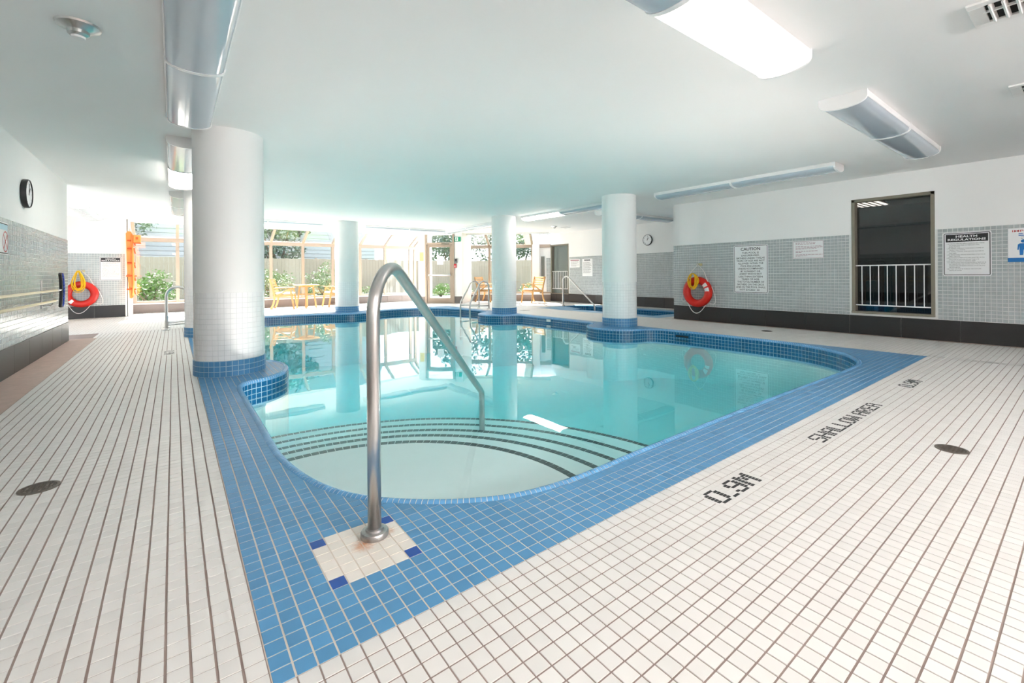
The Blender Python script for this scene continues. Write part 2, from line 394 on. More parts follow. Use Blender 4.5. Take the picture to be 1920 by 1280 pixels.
def blue_zone(x, y):
    r = (x > X0) & (x < X0 + P_ * 131) & (y > Y0) & (y < Y0 + P_ * 219)
    return r
MARKS = [(X0 + a * P_, X0 + b * P_, Y0 - 5 * P_, Y0 - 2 * P_) for a, b in ((32, 40), (54, 78), (92, 100))] + [(X0 - 6 * P_, X0 - 3 * P_, Y0 + 115 * P_, Y0 + 123 * P_)]     # lettering patches x0,x1,y0,y1
DRAINS = [(-.516, 3.06, .068), (3.47, .50, .066)]
def grid_tiles(ix0, ix1, iy0, iy1):
    I, J = np.meshgrid(np.arange(ix0, ix1), np.arange(iy0, iy1), indexing='ij'); I = I.ravel(); J = J.ravel()
    return X0 + (I + .5) * P_, Y0 + (J + .5) * P_
def edge_dist(x, y):
    """signed distance to the pool edge (+ outside) and index of the nearest station"""
    d = np.empty(len(x)); k = np.empty(len(x), int)
    for s in range(0, len(x), 4000):
        q = (x[s:s + 4000, None] - EDGE[None, :, 0]) ** 2 + (y[s:s + 4000, None] - EDGE[None, :, 1]) ** 2
        k[s:s + 4000] = q.argmin(1); d[s:s + 4000] = np.sqrt(q.min(1))
    return d, k
def lay(name, parent, mat, x, y, gx, gy, limit, cover=None, extra_name=None, wave=0.0):
    """lay tiles at centres x,y on parent: the largest in view as objects, the rest as one field"""
    ins = inside(EDGE, x, y)
    d, k = edge_dist(x, y)
    keep = ~(ins & (d > .037))
    x, y, d, k = x[keep], y[keep], d[keep], k[keep]
    w_, h_ = P_ - gx, P_ - gy
    if wave:
        jx = wave * np.sin(y * 2.1 + x * .9) + wave * .7 * np.sin(y * 5.3 + 1.3) + rng.normal(0, wave * .25, len(x)); jy = wave * .7 * np.sin(x * 3.7 + .5) + rng.normal(0, wave * .25, len(x))
    else: jx = jy = np.zeros(len(x))
    cor = np.stack([np.c_[x + sx * w_ / 2, y + sy * h_ / 2, np.zeros(len(x))] for sx, sy in ((-1, -1), (1, -1), (1, 1), (-1, 1))], 1)
    ar = px_area(cor)
    whole = d > .038
    order = np.argsort(-ar); single = set(order[:limit].tolist())
    me_shared = MB().add(*tile_mesh(w_, h_)).mesh('tile', mat)
    field = MB()
    vs0, fs0 = tile_mesh(w_, h_)
    for i in range(len(x)):
        cx_, cy_ = x[i] + jx[i], y[i] + jy[i]
        if whole[i]:
            if i in single:
                o = bpy.data.objects.new('tile', me_shared); COL.objects.link(o); o.parent = parent; o.location = (cx_, cy_, 0)
            else: field.add([(a + cx_, b + cy_, c) for a, b, c in vs0], fs0)
        else:
            n = NIN[k[i]]; p = EDGE[k[i]] - n * .001
            poly = clip_half([(x[i] - w_ / 2, y[i] - h_ / 2), (x[i] + w_ / 2, y[i] - h_ / 2), (x[i] + w_ / 2, y[i] + h_ / 2), (x[i] - w_ / 2, y[i] + h_ / 2)], p, n)
            if len(poly) < 3: continue
            A = .5 * abs(sum(poly[q][0] * poly[(q + 1) % len(poly)][1] - poly[(q + 1) % len(poly)][0] * poly[q][1] for q in range(len(poly))))
            if A < 1e-4: continue
            m = len(poly); vs = [(a, b, -.006) for a, b in poly] + [(a, b, 0) for a, b in poly]
            fs = [tuple(range(m, 2 * m))] + [(q, (q + 1) % m, m + (q + 1) % m, m + q) for q in range(m)]
            if i in single:
                b_ = MB().add([(a - x[i], b - y[i], c) for a, b, c in vs], fs); o = obj('tile', b_, mat, parent); o.location = (x[i], y[i], 0)
            else: field.add(vs, fs)
    if field.v: stuff(obj('tile_field', field, mat, parent))

# white deck: a left walk (dark joints run away from the camera) and a front walk (dark joints run across)
def deck_ok(x, y):
    m = ~blue_zone(x, y)
    for a in MARKS: m &= ~((x > a[0]) & (x < a[1]) & (y > a[2]) & (y < a[3]))
    for a in DRAINS: m &= np.hypot(x - a[0], y - a[1]) > a[2] * .35
    m &= ~((x > TUBB[0]) & (x < TUBB[2]) & (y > TUBB[1]) & (y < TUBB[3]))
    m &= ~((x < -1.02) & (y < 10.1)) & ~(x > RWX - .08)
    for c in COLS: m &= np.hypot(x - c[1], y - c[2]) > c[3] - .02
    return m
x1, y1 = grid_tiles(-24, 0, -36, 184); k_ = deck_ok(x1, y1); x1, y1 = x1[k_], y1[k_]
lay('tile', floor, M_deck, x1, y1, .0046, .0022, 150, wave=.0006)
x2, y2 = grid_tiles(0, 132, -36, 0); k_ = deck_ok(x2, y2); x2, y2 = x2[k_], y2[k_]
lay('tile', floor, M_deck, x2, y2, .0026, .0036, 150, wave=.0005)
x3, y3 = grid_tiles(131, 163, -36, 170); k_ = deck_ok(x3, y3); x3, y3 = x3[k_], y3[k_]
lay('tile', floor, M_deck, x3, y3, .0022, .0026, 0)
# beyond there the deck tiles are too fine to tell apart
M_fardeck = bpy.data.materials.new('far_deck_tile'); M_fardeck.use_nodes = True
_n = M_fardeck.node_tree; _b = _n.nodes['Principled BSDF']; _br = _n.nodes.new('ShaderNodeTexBrick'); _g = _n.nodes.new('ShaderNodeNewGeometry')
_br.offset = 0; _br.inputs['Scale'].default_value = 1; _br.inputs['Brick Width'].default_value = P_; _br.inputs['Row Height'].default_value = P_; _br.inputs['Mortar Size'].default_value = .0016
_br.inputs['Color1'].default_value = (.80, .775, .75, 1); _br.inputs['Color2'].default_value = (.77, .75, .725, 1); _br.inputs['Mortar'].default_value = (*s2l((160, 146, 140)), 1)
_n.links.new(_g.outputs['Position'], _br.inputs['Vector']); _n.links.new(_br.outputs['Color'], _b.inputs['Base Color']); _b.inputs['Roughness'].default_value = .45
YF = Y0 + P_ * 184; XF = X0 + P_ * 131
far = MB()
far.add([(-3.2, YF, 0), (X0, YF, 0), (X0, BLY, 0), (-3.2, BLY, 0)], [(0, 1, 2, 3)])
far.add([(-.9, BLY, 0), (X0, BLY, 0), (X0, WINY, 0), (-.9, WINY, 0)], [(0, 1, 2, 3)])
YB = Y0 + P_ * 219
far.add([(X0, YB, 0), (XF, YB, 0), (XF, WINY, 0), (X0, WINY, 0)], [(0, 1, 2, 3)])
YF3 = Y0 + P_ * 170
far.add([(XF, YF3, 0), (8.63, YF3, 0), (8.63, 15.0, 0), (7.53, WINY, 0), (XF, WINY, 0)], [(0, 1, 2, 3, 4)])
far.add([(8.63, 10.16, 0), (SWX, 10.16, 0), (SWX, 12.38, 0), (8.63, 15.0, 0)], [(0, 1, 2, 3)])
far.add([(10.75, 5.66, 0), (SWX, 5.66, 0), (SWX, 10.16, 0), (10.75, 10.16, 0)], [(0, 1, 2, 3)])
far.add([(8.63, 5.66, 0), (10.75, 5.66, 0), (10.75, 5.95, 0), (8.63, 5.95, 0)], [(0, 1, 2, 3)])
obj('far_deck', far, M_fardeck, floor)
pk = MB().add([(LWX, -3.6, 0), (-1.02, -3.6, 0), (-1.02, 10.1, 0), (LWX, 10.1, 0)], [(0, 1, 2, 3)])
pk.add([(RWX - .08, -3.6, 0), (RWX, -3.6, 0), (RWX, 5.66, 0), (RWX - .08, 5.66, 0)], [(0, 1, 2, 3)])
obj('pink_tile_strip', pk, M_pink, floor)

# blue border of the pool
xb, yb = grid_tiles(0, 131, 0, 219)
kb = ~(inside(EDGE, xb, yb) & (edge_dist(xb, yb)[0] > .04))
for c in COLS: kb &= np.hypot(xb - c[1], yb - c[2]) > c[3] - .03
xb, yb = xb[kb], yb[kb]
SQ = (X0 + 4 * P_, X0 + 10 * P_, Y0 + 5 * P_, Y0 + 11 * P_)
insq = (xb > SQ[0]) & (xb < SQ[1]) & (yb > SQ[2]) & (yb < SQ[3])
_rect = [(X0, Y0), (XF, Y0), (XF, YB), (X0, YB)]
EB = EDGE.copy(); EB[:, 0] = np.minimum(EB[:, 0], XF - .002)
border = obj('floor_border', flat([_rect, [tuple(p) for p in EB]], -.0016), M_bluegrout)
tag(border, 'light blue tiled border framing the swimming pool', 'floor border', kind='structure')
lay('tile', border, M_blue, xb[~insq], yb[~insq], .0034, .0034, 264)
me_c = MB().add(*tile_mesh(P_ - .0026, P_ - .0026)).mesh('cream_tile', M_sq); me_n = MB().add(*tile_mesh(P_ - .0026, P_ - .0026)).mesh('navy_tile', M_navy)
for a in range(6):
    for b in range(6):
        navy = a in (0, 5) and b in (0, 5)
        o = bpy.data.objects.new('navy_tile' if navy else 'cream_tile', me_n if navy else me_c); COL.objects.link(o); o.parent = border
        o.location = (SQ[0] + (a + .5) * P_, SQ[2] + (b + .5) * P_, 0)

# ------------------------------------------------------------------ pool basin: shell, coping, waterline tiles, steps
NST = len(EDGE)
shell = MB()
STEP_C, STEP_R, STEP_Z = (.70, 2.05), [1.25, 1.56, 1.87, 2.21, 2.58], [-.225, -.29, -.355, -.42, -.485]
WB = WALLP + NIN * -.004
vs = [(p[0], p[1], -.02) for p in WB] + [(p[0], p[1], -1.5) for p in WB]
shell.add(vs, [(i, (i + 1) % NST, NST + (i + 1) % NST, NST + i)[::-1] for i in range(NST)])
def floor_z(x, y): return -.80 - .55 * np.clip((y - 4.0) / 6.0, 0, 1)
gx_ = np.arange(.2, 7.3, .25); gy_ = np.arange(1.3, 12.8, .25)
GX, GY = np.meshgrid(gx_, gy_, indexing='ij'); GZ = floor_z(GX, GY); ny = len(gy_)
shell.add(np.c_[GX.ravel(), GY.ravel(), GZ.ravel()].tolist(), [(i * ny + j, (i + 1) * ny + j, (i + 1) * ny + j + 1, i * ny + j + 1) for i in range(len(gx_) - 1) for j in range(ny - 1)])
basin = obj('pool_basin', shell, M_plaster, smooth=False)
tag(basin, 'free-form swimming pool basin of white plaster with blue tiled edge', 'pool', kind='structure')
# curved entry steps: stacked treads, clipped by the pool wall because they run into it
steps = MB()
for r, z in reversed(list(zip(STEP_R, STEP_Z))):
    n = 72; a0, a1 = -.55, PI / 2 + .55
    vs = [(STEP_C[0], STEP_C[1], z)]
    arc = [(STEP_C[0] + r * math.cos(a), STEP_C[1] + r * math.sin(a)) for a in np.linspace(a0, a1, n)]
    arc = [(max(x_, .40), max(y_, 1.40)) for x_, y_ in arc]
    vs = [(.40, 1.40, z)] + [(x_, y_, z) for x_, y_ in arc]; k = len(vs)
    vs += [(x_, y_, -1.2) for x_, y_ in arc]
    steps.add(vs, [(0, i, i + 1) for i in range(1, k - 1)] + [(i, k + i - 1, k + i, i + 1) for i in range(1, k - 1)])
stp = obj('entry_steps', steps, M_plaster, basin)
POOLW = [tuple(p) for p in WALLP]
for r, z in zip(STEP_R, STEP_Z):
    N = int(r * (PI / 2 + 1.0) / P_); da = P_ / r; rm = r - .026
    x_, y_ = tile_mesh(P_ - .004, .05)[0], None
    me = MB().add(*tile_mesh(P_ - .004, .05, .004)).mesh('step_tile', M_steptile)
    for i in range(-11, N):
        a = i * da
        px, py = STEP_C[0] + rm * math.cos(a), STEP_C[1] + rm * math.sin(a)
        if a > PI / 2 + .5 or not inside(WALLP, np.array([px]), np.array([py]))[0]: continue
        o = bpy.data.objects.new('step_tile', me); COL.objects.link(o); o.parent = stp; o.location = (px, py, z + .002); o.rotation_euler = (0, 0, a + PI / 2)
# coping: rounded nosing tiles
prof = [(0.0, -.004), (0.0, .0), (.010, .006), (.022, .0085), (.034, .004), (.043, -.005), (.048, -.019), (.046, -.026)]
CE_ = np.empty((2 * NST, 2)); CE_[0::2] = EDGE; CE_[1::2] = (EDGE + np.roll(EDGE, -1, 0)) / 2; CNI = normals(CE_); NC2 = 2 * NST
def cop_piece(i, g=.0019):
    a, b = CE_[i], CE_[(i + 1) % NC2]; na, nb = CNI[i], CNI[(i + 1) % NC2]
    L = np.linalg.norm(b - a); t0, t1 = g / L, 1 - g / L
    vs = []
    for t in (t0, t1):
        p = a * (1 - t) + b * t; n = na * (1 - t) + nb * t; n = n / np.linalg.norm(n)
        vs += [(p[0] + n[0] * s, p[1] + n[1] * s, z) for s, z in prof]
    k = len(prof)
    return vs, [(j, j + 1, k + j + 1, k + j)[::-1] for j in range(k - 1)] + [tuple(range(k)), tuple(reversed(range(k, 2 * k)))]
CW_ = CE_ + CNI * COPW; Z2 = np.zeros(NC2)
cor = np.stack([np.c_[CE_, Z2], np.c_[CW_, Z2], np.c_[np.roll(CW_, -1, 0), Z2], np.c_[np.roll(CE_, -1, 0), Z2]], 1)
ar = px_area(cor); order = set(np.argsort(-ar)[:300].tolist())
fld = MB()
for i in range(NC2):
    vs, fs = cop_piece(i)
    if i in order: obj('coping_tile', MB().add(vs, fs), M_cop, basin, smooth=True, auto=math.radians(50))
    else: fld.add(vs, fs)
stuff(obj('coping_tile_run', fld, M_cop, basin, smooth=True, auto=math.radians(50)))
# grout bed under the coping and behind the waterline tiles
bed = MB(); k = 6
bp_ = [(0.0, -.003), (.010, .0046), (.022, .0070), (.0335, .0028), (.042, -.0058), (.0462, -.02), (.0455, -.024), (.0455, -.27)]
vs = []
for i in range(NST): vs += [(EDGE[i][0] + NIN[i][0] * s, EDGE[i][1] + NIN[i][1] * s, z) for s, z in bp_]
kk = len(bp_)
bed.add(vs, [(i * kk + j, i * kk + j + 1, ((i + 1) % NST) * kk + j + 1, ((i + 1) % NST) * kk + j)[::-1] for i in range(NST) for j in range(kk - 1)])
bed.m = [0 if j < 5 else 1 for i in range(NST) for j in range(kk - 1)]
obj('grout_bed', bed, [M_copgrout, M_bandgrout], basin, smooth=True, auto=math.radians(40))
# waterline band, four rows
def band_piece(i, row, g=.0034):
    a, b = WALLP[i], WALLP[(i + 1) % NST]; na, nb = NIN[i], NIN[(i + 1) % NST]
    L = np.linalg.norm(b - a); zt = -.0235 - row * P_ - g; zb = zt - P_ + 2 * g; vs = []
    for t, z in ((g / L, zb), (1 - g / L, zb), (1 - g / L, zt), (g / L, zt)):
        p = a * (1 - t) + b * t; n = na * (1 - t) + nb * t
        vs.append((p[0], p[1], z)); 
    for t, z in ((g / L, zb), (1 - g / L, zb), (1 - g / L, zt), (g / L, zt)):
        p = a * (1 - t) + b * t; n = na * (1 - t) + nb * t
        vs.append((p[0] - n[0] * .003, p[1] - n[1] * .003, z))
    return vs, [(1, 0, 3, 2), (0, 1, 5, 4), (1, 2, 6, 5), (2, 3, 7, 6), (3, 0, 4, 7)]
pieces = [(i, r) for r in range(4) for i in range(NST)]
cc = np.array([[band_piece(i, r)[0][q] for q in (0, 1, 2, 3)] for i, r in pieces])
ar = px_area(cc)
vd = cc.mean(1) - EYE; nn = np.array([np.r_[NIN[i], 0] for i, r in pieces]); ar[(vd * nn).sum(1) > 0] = 0      # faces turned away
rowi = np.array([r for _, r in pieces]); ar[rowi > 1] *= .2
order = set(np.argsort(-ar)[:300].tolist()); fld = MB()
for q, (i, r) in enumerate(pieces):
    vs, fs = band_piece(i, r)
    if q in order: obj('waterline_tile', MB().add(vs, fs), M_band, basin)
    else: fld.add(vs, fs)
stuff(obj('waterline_tile_run', fld, M_band, basin))
# water
wat = flat([[tuple(p) for p in EDGE + NIN * .02]], WATER_Z)
K = len(wat.v); nb_ = [(p[0], p[1], -1.6) for p in wat.v]
wat.v += nb_; wf = [tuple(reversed([q + K for q in f])) for f in list(wat.f)] + [(i, K + i, K + (i + 1) % K, (i + 1) % K) for i in range(K)]
wat.f += wf; wat.m += [0] * len(wf)
water = obj('pool_water', wat, M_water)
tag(water, 'still turquoise water filling the swimming pool', 'water', kind='structure')

# ------------------------------------------------------------------ hot tub
hot = obj('hot_tub_basin', MB(), M_plaster); tag(hot, 'sunken dark blue tiled hot tub beside the far side wall', 'hot tub', kind='structure')
tb = MB(); T_ = np.array(TUB); nT = len(TUB)
tb.add([(p[0], p[1], -.02) for p in TUB] + [(p[0], p[1], -.9) for p in TUB], [(i, (i + 1) % nT, nT + (i + 1) % nT, nT + i)[::-1] for i in range(nT)] + [tuple(range(nT, 2 * nT))])
hot.data = tb.mesh('hot_tub_basin', M_bandgrout)
tt = MB()
for i in range(nT):
    a, b = T_[i], T_[(i + 1) % nT]; L = np.linalg.norm(b - a); t = (b - a) / L; n = np.array([-t[1], t[0]])
    N = int(L / .0525)
    for q in range(N):
        for r in range(9):
            s0, s1 = q * L / N + .002, (q + 1) * L / N - .002; zt = -.022 - r * P_ - .002; zb = zt - P_ + .004
            f = [(a + t * s0 + n * .004), (a + t * s1 + n * .004)]
            tt.add([(f[0][0], f[0][1], zb), (f[1][0], f[1][1], zb), (f[1][0], f[1][1], zt), (f[0][0], f[0][1], zt)], [(0, 1, 2, 3)])
stuff(obj('tub_tile', tt, M_band, hot))
rim = MB(); 
for i in range(nT):
    a, b = T_[i], T_[(i + 1) % nT]; rim.tube([(a[0], a[1], -.012), (b[0], b[1], -.012)], .017, 8)
obj('tub_rim', rim, M_cop, hot, smooth=True)
obj('tub_border', flat([[(TUBB[0], TUBB[1]), (TUBB[2], TUBB[1]), (TUBB[2], TUBB[3]), (TUBB[0], TUBB[3])], TUB], .0), tmat('tub_border_tile', s2l((120, 170, 205)), .05, .3), hot)
tw = MB().add([(p[0], p[1], -.16) for p in TUB], [tuple(range(nT))])
tag(obj('tub_water', tw, M_tubwater), 'clear water in the dark blue hot tub', 'water', kind='structure')

# ------------------------------------------------------------------ walls
def wall_frame(o, ex, ey=(0, 0, 1)):
    return Vector(o), Vector(ex), Vector(ey)
def wall_tiles(name, parent, o, ex, length, z0, z1, mat, limit=0, holes=(), skipobj=False):
    """square tiles on a wall that starts at o and runs along ex; the room is on the side ex x up"""
    o, ex = Vector(o), Vector(ex).normalized(); nz = ex.cross(Vector((0, 0, 1)))
    rows = round((z1 - z0) / P_); ph = (z1 - z0) / rows; cols = int(length / P_); pw = length / cols; g = .0034
    I, J = np.meshgrid(np.arange(cols), np.arange(rows), indexing='ij'); I = I.ravel(); J = J.ravel()
    s0 = I * pw + g; s1 = (I + 1) * pw - g; t0 = z0 + J * ph + g; t1 = z0 + (J + 1) * ph - g
    keep = np.ones(len(I), bool)
    for h in holes: keep &= ~((s1 > h[0]) & (s0 < h[1]) & (t1 > h[2]) & (t0 < h[3]))
    s0, s1, t0, t1 = s0[keep], s1[keep], t0[keep], t1[keep]
    oo = np.array(o); e = np.array(ex); nn = np.array(nz)
    def pt(s, t, d): return oo[None] + e[None] * s[:, None] + nn[None] * d + np.array([0, 0, 1.])[None] * t[:, None]
    q = np.stack([pt(s0, t0, .004), pt(s1, t0, .004), pt(s1, t1, .004), pt(s0, t1, .004)], 1)
    b = np.stack([pt(s0, t0, 0), pt(s1, t0, 0), pt(s1, t1, 0), pt(s0, t1, 0)], 1)
    order = set()
    if limit: order = set(np.argsort(-px_area(q))[:limit].tolist())
    fs = [(0, 1, 2, 3), (4, 5, 1, 0), (5, 6, 2, 1), (6, 7, 3, 2), (7, 4, 0, 3)]
    x, y, z = pw / 2 - g, ph / 2 - g, .004
    fld = MB(); me = None
    for i in range(len(s0)):
        if i in order:
            if me is None:
                lv = [ex * (sx * x) + Vector((0, 0, sz * y)) + nz * d for d in (.004, 0) for sx, sz in ((-1, -1), (1, -1), (1, 1), (-1, 1))]
                me = MB().add([tuple(p) for p in lv], fs).mesh('wall_tile', mat)
            ob = bpy.data.objects.new('wall_tile', me); COL.objects.link(ob); ob.parent = parent
            ob.location = o + ex * float((s0[i] + s1[i]) / 2) + Vector((0, 0, float((t0[i] + t1[i]) / 2)))
        else: fld.add(q[i].tolist() + b[i].tolist(), fs)
    stuff(obj('wall_tile_field', fld, mat, parent))
def base_tiles(parent, o, ex, joints, z1=.302, holes=()):
    o, ex = Vector(o), Vector(ex).normalized(); nz = ex.cross(Vector((0, 0, 1)))
    for a, b in zip(joints[:-1], joints[1:]):
        m = MB(); M = Matrix((ex, nz, Vector((0, 0, 1)))).transposed()
        c = o + ex * ((a + b) / 2) + Vector((0, 0, z1 / 2))
        m.box((0, 0, 0), (b - a - .004, .018, z1 - .004), .0015, M)
        t = obj('base_tile', m, M_black, parent); t.location = c + nz * .004
def wall_panel(m, o, ex, length, z0, z1, th, holes=()):
    """wall body with rectangular holes (s0,s1,z0,z1); thickness goes away from the room"""
    o, ex = Vector(o), Vector(ex).normalized(); nz = ex.cross(Vector((0, 0, 1))); M = Matrix((ex, nz, Vector((0, 0, 1)))).transposed()
    holes = [(h[0], h[1], max(h[2], z0), min(h[3], z1)) for h in holes if h[3] > z0 and h[2] < z1]
    ss = sorted({0, length, *[h[0] for h in holes], *[h[1] for h in holes]}); zs = sorted({z0, z1, *[h[2] for h in holes], *[h[3] for h in holes]})
    for a, b in zip(ss[:-1], ss[1:]):
        for c, d in zip(zs[:-1], zs[1:]):
            if any(a >= h[0] - 1e-6 and b <= h[1] + 1e-6 and c >= h[2] - 1e-6 and d <= h[3] + 1e-6 for h in holes): continue
            m.box(o + ex * ((a + b) / 2) + Vector((0, 0, (c + d) / 2)) - nz * th / 2, (b - a, th, d - c), 0, M)
    return m
TZ = 1.605
# right wall: runs along -Y from its far corner (room side = -X)
RW_O = (RWX, 5.66, 0); RW_E = (0, -1, 0)
RWIN = (5.66 - 2.42, 5.66 - 1.425, .34, 2.165)
wr = obj('wall_right', wall_panel(MB(), RW_O, RW_E, 9.26, 0, CEIL, .16, [RWIN]), M_paint); tag(wr, 'long white wall with grey tile wainscot and dark window', 'wall', kind='structure')
def grout_plane(parent, o, ex, length, z0, z1, holes=()):
    m = wall_panel(MB(), Vector(o) + Vector(ex).cross(Vector((0, 0, 1))) * .002, ex, length, z0, z1, .001, holes); obj('grout_bed', m, M_greygrout, parent)
grout_plane(wr, RW_O, RW_E, 9.26, .302, TZ, [(RWIN[0] - .005, RWIN[1] + .005, RWIN[2], RWIN[3])])
wall_tiles('wr', wr, Vector(RW_O) + Vector((-.002, 0, 0)), RW_E, 9.26, .305, TZ, M_grey, 300, [(RWIN[0] - .005, RWIN[1] + .005, RWIN[2] - .02, RWIN[3])])
jr = [0, .609, 1.265, 1.908, 2.563, 3.205, 3.853, 4.494]; 
while jr[-1] < 9.2: jr.append(min(jr[-1] + .645, 9.26))
grb = MB(); wall_panel(grb, (RWX - .003, 5.66, 0), RW_E, 9.26, 0, .302, .002); obj('base_grout', grb, M_basegrout, wr)
base_tiles(wr, RW_O, RW_E, jr)
# end face of the right wall and the hidden return wall
wret = obj('wall_return', wall_panel(MB(), (SWX, 5.66, 0), (-1, 0, 0), SWX - RWX, 0, CEIL, .16), M_paint); tag(wret, 'short white return wall behind the end of the long wall', 'wall', kind='structure')
# side wall beside the hot tub (room side = -X): from far corner towards the camera
SW_O = (SWX, 12.40, 0); SWIN = (0.02, .96, .28, 2.09)
ws = obj('wall_side', wall_panel(MB(), SW_O, (0, -1, 0), 6.8, 0, CEIL, .16, [SWIN]), M_paint); tag(ws, 'white wall with grey tile wainscot behind the hot tub', 'wall', kind='structure')
grout_plane(ws, SW_O, (0, -1, 0), 6.8, .302, TZ, [SWIN])
wall_tiles('ws', ws, Vector(SW_O) + Vector((-.002, 0, 0)), (0, -1, 0), 6.8, .305, TZ, M_grey, 0, [SWIN])
grb = MB(); wall_panel(grb, (SWX - .003, 12.40, 0), (0, -1, 0), 6.8, 0, .302, .002); obj('base_grout', grb, M_basegrout, ws)
base_tiles(ws, SW_O, (0, -1, 0), [0, .33, .97, 1.62, 2.26, 2.9, 3.55, 4.2, 4.845, 5.49, 6.13, 6.8])
# left wall (room side = +X): runs along +Y
LW_O = (LWX, -3.6, 0); LWL = 9.94 + 3.6
wl = obj('wall_left', wall_panel(MB(), LW_O, (0, 1, 0), LWL, 0, CEIL, .2), M_paint); tag(wl, 'white wall with glossy grey tile wainscot and round clock', 'wall', kind='structure')
grout_plane(wl, LW_O, (0, 1, 0), LWL, .302, TZ)
wall_tiles('wl', wl, Vector(LW_O) + Vector((.002, 0, 0)), (0, 1, 0), LWL, .305, TZ, M_grey, 0)
grb = MB(); wall_panel(grb, (LWX + .003, -3.6, 0), (0, 1, 0), LWL, 0, .302, .002); obj('base_grout', grb, M_basegrout, wl)
jl = [LWL - .58 - .62 * i for i in range(21)][::-1]; jl = [j for j in jl if j > .1]
base_tiles(wl, LW_O, (0, 1, 0), [0] + jl + [LWL])
# alcove behind the left wall
wa = obj('wall_alcove', MB().box((-3.28, 12.5, 1.25), (.16, 5.4, 2.5)), M_paint); tag(wa, 'plain white side wall of the alcove behind the left wall', 'wall', kind='structure')
# back-left wall (faces the camera): room side = -Y, runs along +X... ex x up must be -Y
wb = obj('wall_back', wall_panel(MB(), (-3.2, BLY, 0), (1, 0, 0), 2.27, 0, CEIL, .14), M_paint); tag(wb, 'white end wall with grey tiles where the life ring hangs', 'wall', kind='structure')
grout_plane(wb, (-3.2, BLY, 0), (1, 0, 0), 2.22, .302, TZ)
wall_tiles('wb', wb, (-3.2, BLY - .002, 0), (1, 0, 0), 2.22, .305, TZ, M_grey, 0)
grb = MB(); wall_panel(grb, (-3.2, BLY - .003, 0), (1, 0, 0), 2.22, 0, .302, .002); obj('base_grout', grb, M_basegrout, wb)
base_tiles(wb, (-3.2, BLY, 0), (1, 0, 0), [.0, .35, .99, 1.63, 2.22])
obj('corner_jamb', MB().box((-.915, 15.63, 1.25), (.06, 1.06, 2.5)), M_paint, wb)
# wall behind the camera
wn_ = obj('wall_front', MB().box((3.7, -3.68, 1.25), (10.5, .16, 2.5)), M_paint); tag(wn_, 'plain white wall behind the viewpoint', 'wall', kind='structure')
# ceiling
CE = [(LWX - .2, -3.76), (RWX + .16, -3.76), (RWX + .16, 5.5), (SWX + .16, 5.5), (SWX + .16, 12.2), (10.85, 12.15), (7.68, 15.32), (-.9, 15.32), (-.9, BLY + .14), (-3.36, BLY + .14), (-3.36, 9.74), (LWX - .2, 9.74)]
cm = MB(); nC = len(CE); a_ = flat([CE], CEIL); 
cm.add(a_.v, [tuple(reversed(f)) for f in a_.f]); b_ = flat([CE], CEIL + .12); cm.add(b_.v, b_.f)
cm.add([(p[0], p[1], CEIL) for p in CE] + [(p[0], p[1], CEIL + .12) for p in CE], [(i, (i + 1) % nC, nC + (i + 1) % nC, nC + i) for i in range(nC)])
ceil = obj('ceiling', cm, M_ceil); tag(ceil, 'flat pale painted ceiling over the pool hall', 'ceiling', kind='structure')

# ------------------------------------------------------------------ columns
def column(c):
    nm, x, y, r = c
    lab = {'near': 'thick white column nearest the camera with white tiled lower half', 'farleft': 'white column standing right behind the nearest thick column',
           'right': 'white column by the right pool edge, before the hot tub', 'mid': 'white column between the pool ladder and the hot tub', 'back': 'white column at the far pool edge by the wooden table'}[nm]
    t = thing('column', lab, 'column', (x, y, 0), group='round white columns', kind='structure')
    s = MB().lathe([(r - .004, .0), (r - .004, .838), (r, .84), (r, CEIL)], 64, capb=False, capt=False); obj('shaft', s, M_paint, t, smooth=True, auto=SMOOTH)
    s = MB().lathe([(r - .0032, .155), (r - .0032, .838)], 64, capb=False, capt=False); obj('grout_bed', s, M_colgrout, t, smooth=True)
    s = MB().lathe([(r + .0035, -.003), (r + .0035, .157), (r - .004, .159)], 64, capb=False, capt=False); obj('base_grout', s, M_bandgrout, t, smooth=True, auto=SMOOTH)
    def ring(z0, rows, rr, mat, name):
        n = round(2 * PI * rr / P_); g = (.0019 if mat is M_coltile else .0032) / rr; cand = []
        for j in range(rows):
            for i in range(n):
                a0, a1 = 2 * PI * i / n + g, 2 * PI * (i + 1) / n - g; za, zb = z0 + j * P_ + g * rr, z0 + (j + 1) * P_ - g * rr
                am = (a0 + a1) / 2
                vs = [(rr * math.cos(a), rr * math.sin(a), z) for a, z in ((a0, za), (am, za), (a1, za), (a1, zb), (am, zb), (a0, zb))]
                vs += [((rr - .004) * math.cos(a), (rr - .004) * math.sin(a), z) for a, z in ((a0, za), (a1, za), (a1, zb), (a0, zb))]
                fs = [(0, 1, 4, 5), (1, 2, 3, 4), (6, 7, 2, 1, 0), (7, 8, 3, 2), (8, 9, 5, 4, 3), (9, 6, 0, 5)]
                face = ((x + rr * math.cos(am) - 0) * math.cos(am) + (y + rr * math.sin(am)) * math.sin(am)) < 0
                cand.append((vs, fs, face))
        fld = MB()
        for vs, fs, face in cand:
            if nm == 'near' and face: obj(name, MB().add(vs, fs), mat, t)
            else: fld.add(vs, fs)
        if fld.v: stuff(obj(name + '_field', fld, mat, t))
    ring(.158, 13, r - .0008, M_coltile, 'white_tile')
    ring(.0, 3, r + .006, M_blue, 'blue_tile')
for c in COLS: column(c)

